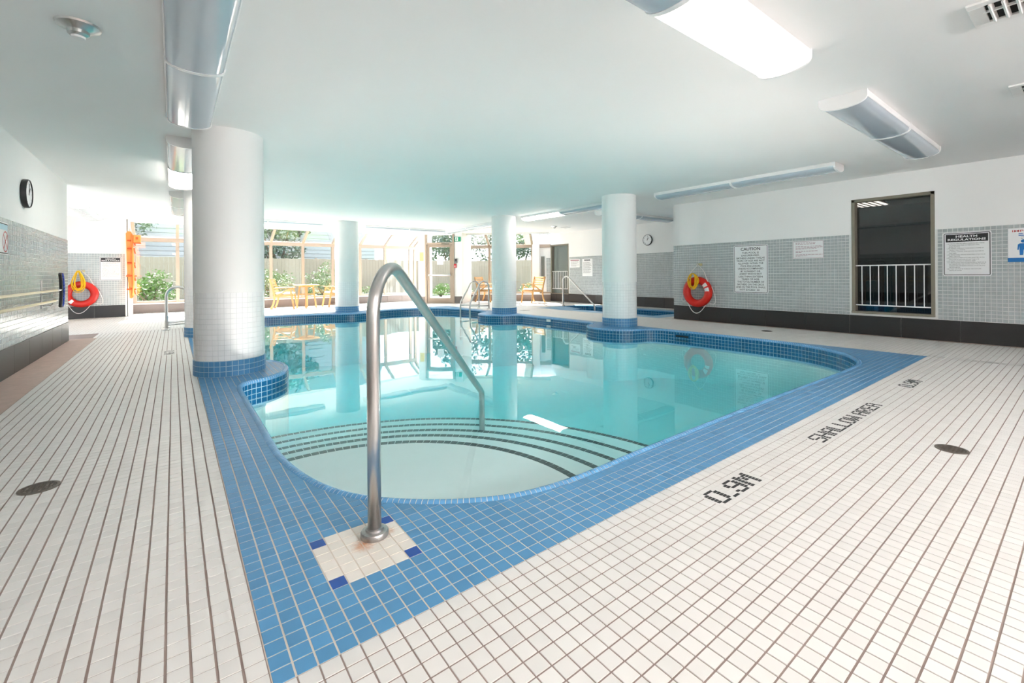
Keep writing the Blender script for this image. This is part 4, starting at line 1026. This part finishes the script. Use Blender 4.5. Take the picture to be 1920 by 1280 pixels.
def bars(t, rows, left, top, lh, th, mat, seed=1, name='small_print'):
    """print too small to read in the photograph: word-length dashes"""
    r_ = random.Random(seed); mb = MB()
    for i, L in enumerate(rows):
        x = left; 
        while L > 0 and x < left + L:
            q = min(r_.uniform(.018, .05), left + L - x); rect_mb(x, x + q, top - i * lh - th / 2, top - i * lh + th / 2, BT + .0012, mb); x += q + .008
    obj(name, mb, mat, t)
NR, NS, NL, NB = (-1, 0), (-1, 0), (1, 0), (0, -1)
RXF = RWX - .0065                               # face of the grey tiles
s = sign('caution_sign', 'tall white CAUTION sign about unsupervised bathers on grey tiles', (RXF, 4.015, 1.068), NR, .64, .925, .035)
obj('heading', text_mb('CAUTION', 0, .385, .36, .058, BT + .0012, .018), M_ink, s)
ct = ['THIS POOL IS', 'UNSUPERVISED.', 'BATHERS UNDER TWELVE', 'YEARS OF AGE ARE NOT', 'ALLOWED WITHIN THE', 'POOL ENCLOSURE', 'UNLESS ACCOMPANIED', 'BY A PARENT OR', 'AGENT WHO IS NOT', 'LESS THAN SIXTEEN', 'YEARS OF AGE.', 'THE TOTAL NUMBER OF', 'BATHERS ON THE DECK', 'AND IN THE POOL SHALL', 'NOT EXCEED  30']
mb = MB()
for i, l in enumerate(ct): text_mb(l, 0 if i < 14 else -.02, .312 - i * .0505, .026 * len(l), .034, BT + .0012, .01, mb=mb)
obj('lettering', mb, M_ink, s)
s = sign('notice_sign', 'small white notice with pale red lines beside the CAUTION sign', (RXF, 3.045, 1.393), NR, .47, .30, .006, False)
obj('border_line', ring_mb(.462, .292, .005, .005, BT + .0008), M_inkpink, s)
bars(s, [.31, .30, 0, .40, .41, .32, 0, .34, .09, 0, .41, .18], -.19, .118, .0205, .009, M_inkpink, 3)
HR = ['1. NO PERSON INFECTED WITH A COMMUNICABLE DISEASE', '   OR HAVING OPEN SORES ON THEIR BODY SHALL', '   ENTER THE POOL.', '2. THE NEAREST EMERGENCY TELEPHONE IS LOCATED AT', '   THE EAST WALL OF POOL.', '3. NO ANIMALS, CHANNEL, GLASS OR FOOD ALLOWED IN',
      '   POOL AREA.', '4. NO PERSON SHALL ENGAGE IN BOISTEROUS PLAY IN OR', '   ABOUT THE POOL.', '5. THE MAXIMUM NUMBER OF BATHERS PERMITTED ON THE', '   DECK AND IN THE POOL AT ANY TIME IS  30', '6. NO STREET CLOTHES IN THE POOL AREA.',
      '7. NO PERSON SHALL POLLUTE THE WATER IN THE POOL IN', '   ANY MANNER AND THAT SPITTING, SPOUTING OF WATER', '   AND BLOWING THE NOSE IN THE POOL OR ON THE DECK', '   ARE PROHIBITED.', '8. BATHING CAPS MUST BE WORN BY HAIR SHOULDER', '   LENGTH OR LONGER.']
def health(label, loc, n, w_, h_, fine=True):
    s = sign('health_sign', label, loc, n, w_, h_, .022); hb = .105 * h_ / .61
    obj('heading_band', rect_mb(-w_ / 2 + .032, w_ / 2 - .032, h_ / 2 - .03 - hb, h_ / 2 - .03, BT + .001), M_ink, s)
    mb = MB(); text_mb('HEALTH', 0, h_ / 2 - .03 - hb * .29, w_ * .44, hb * .29, BT + .002, .03, mb=mb); text_mb('REGULATIONS', 0, h_ / 2 - .03 - hb * .70, w_ * .78, hb * .29, BT + .002, .03, mb=mb)
    obj('heading', mb, M_board, s)
    para(s, HR, w_ * .80, h_ / 2 - hb - .055, (h_ - hb - .12) / 17.5, .0125 * h_ / .61, -w_ * .41, M_ink if fine else M_inkgrey)
health('white HEALTH REGULATIONS sign right of the dark window', (RXF, 1.102, 1.238), NR, .48, .612)
health('HEALTH REGULATIONS sign above the deck beside the orange rescue board', (-1.258, BLY - .0065, 1.228), NB, .43, .60, False)
s = sign('important_sign', 'white notice headed IMPORTANT with blue figure at the picture edge', (RXF, .492, 1.332), NR, .45, .44, .006, False)
obj('heading', text_mb('IMPORTANT', 0, .185, .37, .026, BT + .0012, .01), M_inkred, s)
bars(s, [.24, .26], -.13, .147, .022, .011, M_signblue, 5, 'blue_print'); bars(s, [.16, .26], -.11, .105, .02, .006, M_inkgrey, 6)
fig = MB()
for px in (-.085, .085):
    fig.add([(px + .026 * math.cos(a), -BT - .0012, .052 + .022 * math.sin(a)) for a in np.linspace(0, 2 * PI, 18, endpoint=False)], [tuple(range(18))])
    fig.add([(px + x_, -BT - .0012, z) for x_, z in ((-.036, .022), (.036, .022), (.052, .008), (.056, -.06), (.044, -.06), (.038, -.012), (.036, -.13), (.006, -.13), (.002, -.06), (-.002, -.06), (-.006, -.13), (-.036, -.13), (-.038, -.012), (-.044, -.06), (-.056, -.06), (-.052, .008))][::-1], [tuple(range(16))])
obj('figure', fig, M_signblue, s); obj('blue_band', rect_mb(-.225, .225, -.22, -.165, BT + .001), M_signblue, s)
SXF = SWX - .0065
s = sign('notice_sign', 'white notice with pink heading beside the far guard rail window', (SXF, 11.13, 1.376), NS, .49, .30, .006, False)
obj('heading_band', rect_mb(-.21, .21, .085, .125, BT + .001), M_inkpink, s); bars(s, [.36, .38, .30, .38, .28], -.19, .05, .036, .012, M_inkgrey, 8)
s = sign('caution_sign', 'far white CAUTION notice on the tiles above the hot tub rail', (SXF, 10.533, 1.222), NS, .465, .60, .01, False)
obj('heading_band', rect_mb(-.13, .13, .225, .275, BT + .001), M_ink, s); obj('heading', text_mb('CAUTION', 0, .25, .22, .03, BT + .002, .02), M_board, s)
bars(s, [.30, .36, .34, .38, .3, .36, .34, .36, .28, .36, .3], -.19, .17, .036, .012, M_inkgrey, 9)
s = sign('prohibition_sign', 'white sign with crossed red circle on the left wall tiles', (LWX + .0065, 6.47, 1.396), NL, .46, .32, .004, True)
obj('heading_band', rect_mb(-.2, .2, .085, .14, BT + .0012), pmat('pale_blue_print', s2l((190, 222, 232)), .6), s)
pc = MB(); a = [(.125 + .09 * math.cos(q), -.03 + .105 * math.sin(q)) for q in np.linspace(0, 2 * PI, 36, endpoint=False)]; b = [(.125 + .078 * math.cos(q), -.03 + .093 * math.sin(q)) for q in np.linspace(0, 2 * PI, 36, endpoint=False)]
pc.add([(p[0], -BT - .0012, p[1]) for p in a + b], [(i, (i + 1) % 36, 36 + (i + 1) % 36, 36 + i)[::-1] for i in range(36)])
for sg in (-1, 1): pc.add([(.125 - sg * .062, -BT - .0012, -.098), (.125 - sg * .05, -BT - .0012, -.104), (.125 + sg * .062, -BT - .0012, .038), (.125 + sg * .05, -BT - .0012, .044)], [(0, 1, 2, 3)])
obj('crossed_circle', pc, M_inkred, s)
# small things round the exit door
def on_door(s, z, d=.003): return tuple(DA + Dx * s + Dn * d + V3(0, 0, z))
ND = (Dn.x, Dn.y)
s = sign('exit_sign', 'green exit sign with white running figure above the door', on_door(1.40, 2.255, .01), ND, .32, .165, .006, False, 'exit sign', M_green)
obj('white_door', rect_mb(-.045, .06, -.07, .07, BT + .001), M_board, s)
mf = MB(); mf.add([(.012 + .013 * math.cos(a), -BT - .002, .045 + .013 * math.sin(a)) for a in np.linspace(0, 2 * PI, 12, endpoint=False)], [tuple(range(12))])
mf.add([(x_, -BT - .002, z) for x_, z in ((-.02, .022), (.014, .028), (.034, .006), (.026, .0), (.012, .012), (.004, -.012), (.024, -.03), (.018, -.062), (.006, -.06), (.01, -.034), (-.012, -.02), (-.03, -.05), (-.04, -.044), (-.016, -.004), (-.018, .01), (-.034, .0))][::-1], [tuple(range(16))])
obj('figure', mf, M_green, s)
s = sign('yellow_notice', 'pale yellow paper notice left of the exit door', on_door(.125, 1.66), ND, .15, .31, .003, False, 'notice', M_yellow); bars(s, [.1, .09, .1, .08, .1, .09, .1], -.05, .1, .036, .012, pmat('faded_print', s2l((205, 180, 90)), .7), 4)
s = sign('paper_notice', 'white paper sheet taped inside the exit door glass', on_door(.80, 1.52, .0), ND, .22, .30, .003, False, 'notice'); bars(s, [.14, .15, .12, .15], -.08, .08, .045, .006, M_inkgrey, 12)
t = thing('door_alarm', 'grey alarm box fixed right of the exit door', 'alarm', on_door(1.385, 1.50, .0), face_rz(ND)); obj('case', MB().box((0, -.025, 0), (.085, .05, .15), .006), pmat('grey_alarm_case', s2l((120, 120, 122)), .5), t); obj('grille', MB().box((0, -.052, .02), (.055, .006, .06), .002), M_dark, t)
t = thing('fire_pull_station', 'red fire alarm pull station below the grey alarm box', 'fire alarm', on_door(1.355, 1.32, .0), face_rz(ND)); obj('case', MB().box((0, -.022, 0), (.085, .044, .125), .006), M_redbox, t); obj('pull_bar', MB().box((0, -.05, -.01), (.06, .014, .022), .003), M_white, t)
# clocks
def clock(label, loc, n, r):
    t = thing('wall_clock', label, 'clock', loc, face_rz(n), 'round wall clocks'); R = Matrix.Rotation(PI / 2, 3, 'X')
    obj('case', MB().lathe([(r * .96, 0), (r, .008), (r, .04), (r * .97, .05), (r * .925, .05), (r * .915, .042)], 48, M=R, capt=False), M_dark, t, smooth=True, auto=SMOOTH)
    obj('dial', MB().lathe([(r * .92, .038), (r * .92, .041)], 48, M=R), M_board, t)
    mk = MB()
    for k in range(12):
        a = k * PI / 6; c, s_ = math.sin(a), math.cos(a); text_mb(str(k if k else 12), c * r * .75, s_ * r * .75, None, r * .15, .0425, .01, mb=mk)
    obj('numerals', mk, M_ink, t)
    for nm, a, L, wd in (('hour_hand', .62, .5, .012), ('minute_hand', .15, .72, .008)):
        d = Vector((math.sin(a), 0, math.cos(a))); obj(nm, MB().beam(d * -.02 + V3(0, -.045, 0), d * L * r + V3(0, -.045, 0), wd, .002, upv=(0, 1, 0)), M_ink, t)
clock('black-rimmed round clock high on the left wall', (LWX, 7.36, 1.962), NL, .162); clock('black-rimmed round clock high behind the hot tub', (SWX, 8.09, 1.995), NS, .160)
# life rings
def life_ring(label, loc, n, R, sag, coil, tape):
    t = thing('life_ring', label, 'life ring', loc, face_rz(n), 'orange-red life rings'); rt = .078; Rm = R - rt; y = -rt - .012
    obj('ring', MB().tube([(Rm * math.cos(a), y, Rm * math.sin(a)) for a in np.linspace(0, 2 * PI, 64, endpoint=False)], rt, 20, True), M_ring, t, smooth=True)
    for a in tape:
        m = MB(); w_ = .034 / Rm; N1, N2 = 6, 6; vs = []
        for i in range(N1):
            b = a - w_ + 2 * w_ * i / (N1 - 1)
            for j in range(N2):
                ph = -.62 + 1.24 * j / (N2 - 1); q = Rm + (rt + .0015) * math.sin(ph); vs.append((q * math.cos(b), y - (rt + .0015) * math.cos(ph), q * math.sin(b)))
        m.add(vs, [(i * N2 + j, i * N2 + j + 1, (i + 1) * N2 + j + 1, (i + 1) * N2 + j) for i in range(N1 - 1) for j in range(N2 - 1)]); obj('tape', m, M_tape, t, smooth=True)
    hz = .575; obj('hook', MB().tube([(0, .0, hz - .02), (0, -.05, hz - .03), (0, -.075, hz), (0, -.075, hz + .03)], .009, 8), M_steel, t, smooth=True)
    obj('hook_plate', MB().box((0, -.003, hz - .01), (.12, .006, .05), .002), pmat('brass_hook_plate', s2l((190, 175, 130)), .4, .7), t)
    ro = MB()
    for s_ in (-1, 1): ro.tube([(0, -.06, hz), (s_ * R * .45, -.08, hz * .5 + R * .42), (s_ * R * .72, -.10, R * .66)], .0075, 8)
    def loop(a0, a1, drop, m):
        p0 = Vector((R * math.cos(a0), 0, R * math.sin(a0))); p1 = Vector((R * math.cos(a1), 0, R * math.sin(a1))); pts = []
        for k in range(15):
            u = k / 14; q = p0.lerp(p1, u); o_ = (p0 + p1).normalized(); d = 4 * u * (1 - u); q = q + o_ * d * drop * .55 + V3(0, 0, -d * drop * .6); pts.append((q.x, y + .02, q.z))
        m.tube(pts, .0075, 8)
    loop(.35, -.75, sag, ro); loop(-1.05, -2.45, sag * .9, ro); loop(PI - .1, PI + .62, sag * .75, ro)
    obj('grab_line', ro, M_rope, t, smooth=True)
    c = MB(); r_ = random.Random(3)
    for k in range(coil[2]):
        w_ = coil[0] * r_.uniform(.42, 1.15); h = coil[1] * r_.uniform(.82, 1.05); x0 = r_.uniform(-.03, .0)
        pts = []
        for q in range(40):
            a = 2 * PI * q / 40; xx = w_ * math.sin(a) * (1 if coil[3] else (.35 + .65 * (1 - math.cos(a)) / 2)); pts.append((x0 + xx - .02, y - rt - .012 - k * .004 + .01 * math.sin(a * 3 + k), coil[4] - h / 2 * (1 - math.cos(a)) + r_.uniform(-.002, .002)))
        c.tube(pts, .0068, 6, True)
    obj('rope_coil', c, M_yrope, t, smooth=True)
    return t
life_ring('red life ring with round yellow rope coil on the right wall', (RXF - .008, 5.045, .610), NR, .318, .20, (.105, .33, 12, True, .38), (.62, .22))
life_ring('red life ring with long yellow rope in the left alcove', (-1.79, BLY - .0145, .600), NB, .318, .22, (.15, .52, 12, False, .57), (-2.35,))
# orange rescue board on the window jamb
t = thing('rescue_board', 'orange rescue board with straps hanging at the window corner', 'rescue board', (-.87, 14.98, 1.32), 0)
out = [(-.085, .80), (-.05, .86), (.02, .85), (.05, .74), (.06, .2), (.075, -.5), (.07, -.78), (.03, -.86), (-.02, -.84), (-.035, -.6), (-.07, .0)]
m = MB().prism(out, (0, 0, 0), (1, 0, 0), (0, 0, 1), .055); obj('board', m, M_orange, t)
obj('edge_tube', MB().tube([(.035, -.075, .78), (.05, -.08, .2), (.06, -.08, -.45), (.045, -.075, -.78)], .022, 10), M_orange, t, smooth=True)
for z, w_ in ((.62, .1), (.42, .09), (.05, .1), (-.28, .15), (-.62, .13)):
    obj('strap', MB().box((.02, -.06, z), (w_ + .06, .06, .04), .012), M_dorange, t)
    obj('strap_tail', MB().beam((.07, -.06, z), (.10, -.08, z - .13), .035, .012, bev=.004), M_dorange, t)
hb = obj('head_block', MB().box((.135, -.07, .66), (.15, .12, .21), .015), M_orange, t); obj('block_label', MB().box((.135, -.131, .68), (.05, .004, .06), .001), M_dorange, hb); obj('block_strap', MB().box((.135, -.07, .56), (.16, .13, .02), .004), M_dorange, hb)
obj('hanger', MB().tube([(-.01, .10, .9), (-.01, -.02, .93), (-.01, -.03, .84)], .008, 8), M_steel, t, smooth=True)
# pool brush and poles on brackets
t = thing('pool_brush', 'pool brush with blue bristles on a pale pole, left wall', 'pool brush', (LWX, 8.85, .83), 0)
def hang(yy, z): return (.075, yy, z)
obj('pole', MB().tube([(.085, -6.2, -.008), (.085, -.30, .004)], .015, 12), M_pole, t, smooth=True); obj('socket', MB().tube([(.085, -.32, .004), (.085, .0, .004)], .013, 10), M_steel, t, smooth=True)
hd = []
for k in range(13):
    u = -1 + 2 * k / 12; hd.append((.085, -.07 * u * u + .0, .232 * u))
m = MB()
for a, b in zip(hd[:-1], hd[1:]): m.beam(a, b, .034, .045, upv=(0, 1, 0), bev=.004)
obj('head', m, M_dark, t)
m = MB()
for k in range(11):
    u = -1 + 2 * (k + .5) / 11; m.box((.085, -.07 * u * u + .075, .222 * u), (.05, .095, .038), .008, Matrix.Rotation(-.55 * u, 3, 'X'))
obj('bristles', m, M_bristle, t)
t = thing('telescopic_pole', 'pale yellow pole hung below the pool brush pole', 'pole', (LWX + .085, 8.5, .695), 0)
obj('pole', MB().tube([(0, -6.0, .0), (0, -.06, 0)], .016, 12), M_pole, t, smooth=True); obj('tip', MB().tube([(0, -.06, 0), (0, .05, 0)], .012, 10), M_steel, t, smooth=True)
for yy in (8.12, 3.4):
    t = thing('pole_bracket', 'upright metal bracket carrying the two poles' + (' near the brush head' if yy > 5 else ' nearer the camera'), 'bracket', (LWX + .006, yy, .795))
    obj('plate', MB().box((.006, 0, 0), (.012, .03, .36), .003), M_steel, t)
    for z in (.0, -.14): obj('hook', MB().tube([(.01, 0, z + .0), (.06, 0, z - .0), (.085, 0, z + .012 - .02), (.105, 0, z + .015)], .007, 8), M_steel, t, smooth=True)
# ceiling fittings
def sprinkler(label, x, y, k=1.0):
    t = thing('ceiling_sprinkler', label, 'sprinkler', (x, y, CEIL), group='ceiling sprinklers')
    obj('escutcheon', MB().lathe([(.105 * k, 0), (.10 * k, -.012 * k), (.055 * k, -.034 * k), (.052 * k, -.038 * k)][::-1], 32), M_steel, t, smooth=True, auto=SMOOTH)
    obj('cup', MB().lathe([(.052 * k, -.038 * k), (.05 * k, -.055 * k), (.038 * k, -.066 * k)][::-1], 32), M_steel, t, smooth=True, auto=SMOOTH)
    obj('cover_plate', MB().lathe([(.034 * k, -.066 * k), (.03 * k, -.078 * k)][::-1], 24), M_white, t, smooth=True, auto=SMOOTH)
sprinkler('chrome ceiling sprinkler at the top left above the deck', -.44, 3.66); sprinkler('small ceiling sprinkler above the hot tub', 9.5, 10.3)
t = thing('smoke_detector', 'flat round ceiling disc beside the far sprinkler', 'detector', (10.0, 10.3, CEIL)); obj('body', MB().lathe([(.16, 0), (.155, -.02), (.12, -.03)][::-1], 28), M_white, t, smooth=True, auto=SMOOTH); obj('collar', MB().lathe([(.05, -.03), (.045, -.04)][::-1], 20), M_plastic, t)
def vent(label, x0, x1_, y0, y1_):
    t = thing('ceiling_vent', label, 'vent', ((x0 + x1_) / 2, (y0 + y1_) / 2, CEIL), group='louvred ceiling vents'); wx, wy = (x1_ - x0), (y1_ - y0); f = .055
    m = MB()
    for s_ in (-1, 1):
        m.box((s_ * (wx / 2 - f / 2), 0, -.007), (f, wy, .014), .003); m.box((0, s_ * (wy / 2 - f * .6), -.007), (wx - 2 * f, f * 1.2, .014), .003)
    obj('frame', m, M_plastic, t); obj('cavity', MB().box((0, 0, -.001), (wx - f, wy - f, .002)), M_hole, t)
    n = int((wy - 2.4 * f) / .05)
    for k in range(n): obj('louvre', MB().box((0, -(wy / 2 - 1.2 * f) + (k + .5) * (wy - 2.4 * f) / n, -.012), (wx - 2 * f, .012, .026), .002, Matrix.Rotation(.5, 3, 'X')), M_plastic, t)
    obj('centre_bar', MB().box((-.03, 0, -.010), (.012, wy - 2 * f, .016), .002), M_plastic, t)
vent('louvred air vent in the top right ceiling corner', 3.58, 3.95, -.55, .447); vent('smaller looking air vent at the right edge of the ceiling', 5.41, 5.76, -.55, .432)
# floor drains
def drain(label, x, y, r):
    t = thing('floor_drain', label, 'drain', (x, y, .002), group='round floor drains')
    obj('rim', MB().lathe([(r * 1.08, -.003), (r * 1.08, .0015), (r, .0025), (r * .9, .0025), (r * .9, -.003)], 40, capb=False, capt=False), M_drain, t, smooth=True, auto=SMOOTH)
    obj('pit', MB().lathe([(.001, -.0021), (r * .92, -.002)], 32, capb=False, capt=False), M_hole, t)
    m = MB()
    for k in range(-3, 4):
        h = math.sqrt(max(.0, .81 - (k * .25) ** 2)) * r; m.box((k * .25 * r, 0, -.0005), (.1 * r, 2 * h, .003)); m.box((0, k * .25 * r, -.0005), (2 * h, .1 * r, .003))
    obj('grate', m, M_drain, t)
drain('round metal floor drain in the left white deck', *DRAINS[0]); drain('round metal floor drain in the right white deck', *DRAINS[1])
t = thing('floor_drain', 'small dark drain near the long wall past the pool corner', 'drain', (8.05, 3.42, .001), group='round floor drains'); obj('rim', MB().lathe([(.085, 0), (.08, .004)], 28), M_drain, t); obj('pit', MB().lathe([(.07, .0042), (.001, .0043)], 28, capb=False, capt=False), M_hole, t)
t = thing('floor_plate', 'pale cover plate in the deck behind the mid column', 'cover plate', (7.75, 9.62, .001)); obj('plate', MB().box((0, 0, .003), (.2, .2, .006), .002), pmat('grey_cover_plate', s2l((185, 182, 180)), .5), t); obj('screw', MB().lathe([(.012, .006), (.01, .008)], 12), M_steel, t)
# skimmer slots in the pool wall
def skimmer(label, k, w_, mat, z=-.085):
    p = WALLP[k]; n = NIN[k]; t_ = np.array([n[1], -n[0]]); t = thing('skimmer_slot', label, 'skimmer', (p[0], p[1], z), math.atan2(-n[0], n[1])); 
    obj('frame', MB().box((0, .002, 0), (w_, .012, .055), .003), M_plastic if mat is M_white else M_band, t); obj('slot', MB().box((0, .008, -.004), (w_ * .85, .008, .03), .002), mat, t)
kq = int(np.argmin(np.hypot(EDGE[:, 0] - 7.03, EDGE[:, 1] - 4.35))); skimmer('dark skimmer slot in the pool edge near the right column', kq, .28, M_hole)
kq = int(np.argmin(np.hypot(EDGE[:, 0] - 6.86, EDGE[:, 1] - 7.6))); skimmer('white skimmer slot in the pool edge between the two columns', kq, .14, M_white, -.06)
# tiled depth lettering in the deck
G57 = {'0': ['01110', '10001', '10001', '10001', '10001', '10001', '01110'], '.': ['00', '00', '00', '00', '00', '00', '11'], '9': ['01110', '10001', '10001', '01111', '00001', '10001', '01110'],
       'M': ['10001', '11011', '10101', '10101', '10001', '10001', '10001'], 'S': ['01111', '10000', '10000', '01110', '00001', '00001', '11110'], 'H': ['10001', '10001', '10001', '11111', '10001', '10001', '10001'],
       'A': ['01110', '10001', '10001', '11111', '10001', '10001', '10001'], 'L': ['10000'] * 6 + ['11111'], 'O': ['01110', '10001', '10001', '10001', '10001', '10001', '01110'], 'W': ['10001', '10001', '10001', '10101', '10101', '11011', '10001'],
       'R': ['11110', '10001', '10001', '11110', '10100', '10010', '10001'], 'E': ['11111', '10000', '10000', '11110', '10000', '10000', '11111'], ' ': ['00'] * 7}
def lettering(name, label, text, x0, y0, x1_, y1_, patch, rz=0.0, loc=(0, 0), ink=None):
    """black glazed strips set in a patch of fine white tiles, flush with the deck"""
    t = thing(name, label, 'floor marking', (*loc, 0), rz, group='tiled floor lettering')
    cols = sum(len(G57[c][0]) + 1 for c in text) - 1; cw = (x1_ - x0) / cols; rh = (y1_ - y0) / 7
    bedm = MB().box(((patch[0] + patch[1]) / 2, (patch[2] + patch[3]) / 2, -.0022), (patch[1] - patch[0], patch[3] - patch[2], .001)); obj('grout_bed', bedm, M_patchgrout, t)
    black = set(); pieces = []
    x = 0
    for ch in text:
        g = G57[ch]; m = MB()
        for r in range(7):
            c = 0
            while c < len(g[0]):
                if g[r][c] == '1':
                    e = c
                    while e < len(g[0]) and g[r][e] == '1': e += 1
                    xa, xb = x0 + (x + c - .22) * cw, x0 + (x + e + .22) * cw; ya, yb = y1_ - (r + 1) * rh + .0011, y1_ - r * rh - .0011
                    m.box(((xa + xb) / 2, (ya + yb) / 2, -.0019), (xb - xa, yb - ya, .0042)); c = e
                else: c += 1
        if m.v: obj('letter', m, ink or M_ink, t)
        x += len(g[0]) + 1
    # fine white tiles round and between the letters
    wm = MB(); nx = max(1, round((patch[1] - patch[0]) / .026)); nyy = max(1, round((patch[3] - patch[2]) / .0263))
    for i in range(nx):
        for j in range(nyy):
            xa, xb = patch[0] + i * (patch[1] - patch[0]) / nx + .0007, patch[0] + (i + 1) * (patch[1] - patch[0]) / nx - .0007; ya, yb = patch[2] + j * (patch[3] - patch[2]) / nyy + .0007, patch[2] + (j + 1) * (patch[3] - patch[2]) / nyy - .0007
            wm.box(((xa + xb) / 2, (ya + yb) / 2, -.0024), (xb - xa, yb - ya, .004))
    stuff(obj('fine_tile', wm, M_deck, t))
M_patchgrout = pmat('pale_patch_grout', s2l((196, 186, 180)), .85, var=.1)
lettering('depth_marking', 'black tiled 0.9M depth marking nearest the camera', '0.9M', 1.885, .982, 2.25, 1.086, MARKS[0])
lettering('shallow_marking', 'black tiled SHALLOW AREA lettering in the deck', 'SHALLOW AREA', 3.035, .976, 4.215, 1.07, MARKS[1])
lettering('depth_marking', 'black tiled 0.9M depth marking farther along the deck', '0.9M', 5.05, .965, 5.42, 1.072, MARKS[2])

lettering('depth_marking', 'faint 0.9M depth marking in the left deck before the ladder', '0.9M', -(Y0 + 122.4 * P_), X0 - 5.5 * P_, -(Y0 + 115.6 * P_), X0 - 3.5 * P_, (-(Y0 + 123 * P_), -(Y0 + 115 * P_), X0 - 6 * P_, X0 - 3 * P_), -PI / 2, ink=M_inkgrey)

# added underwater fill lights for the ceiling, in unseen near and left pool walls
M_poolfill = emat('underwater_fill_lens', (1, .77, .70), 108.0)
for i, (x_, y_, lab) in enumerate(((3.75, 1.6, 'added underwater fill light in the near pool wall below SHALLOW AREA'), (5.3, 1.58, 'added underwater fill light in the near pool wall by the far depth marking'), (.49, 8.1, 'added underwater fill light in the left pool wall nearer the far column'), (.49, 4.25, 'added underwater fill light in the left pool wall before the near column'))):
    kq = int(np.argmin(np.hypot(EDGE[:, 0] - x_, EDGE[:, 1] - y_))); p = WALLP[kq] ; n = NIN[kq]
    t = thing('pool_fill_light', lab, 'pool light', (p[0], p[1], -.34), math.atan2(-n[0], n[1]), 'added underwater fill lights')
    R = Matrix.Rotation(-PI / 2 + 1.25, 3, 'X')
    obj('bezel', MB().lathe([(.13, -.02), (.13, .02), (.115, .03)], 32, M=R, capt=False), M_steel, t, smooth=True, auto=SMOOTH)
    obj('fill_lens', MB().lathe([(.11, .02), (.10, .028)], 32, M=R), M_poolfill, t)
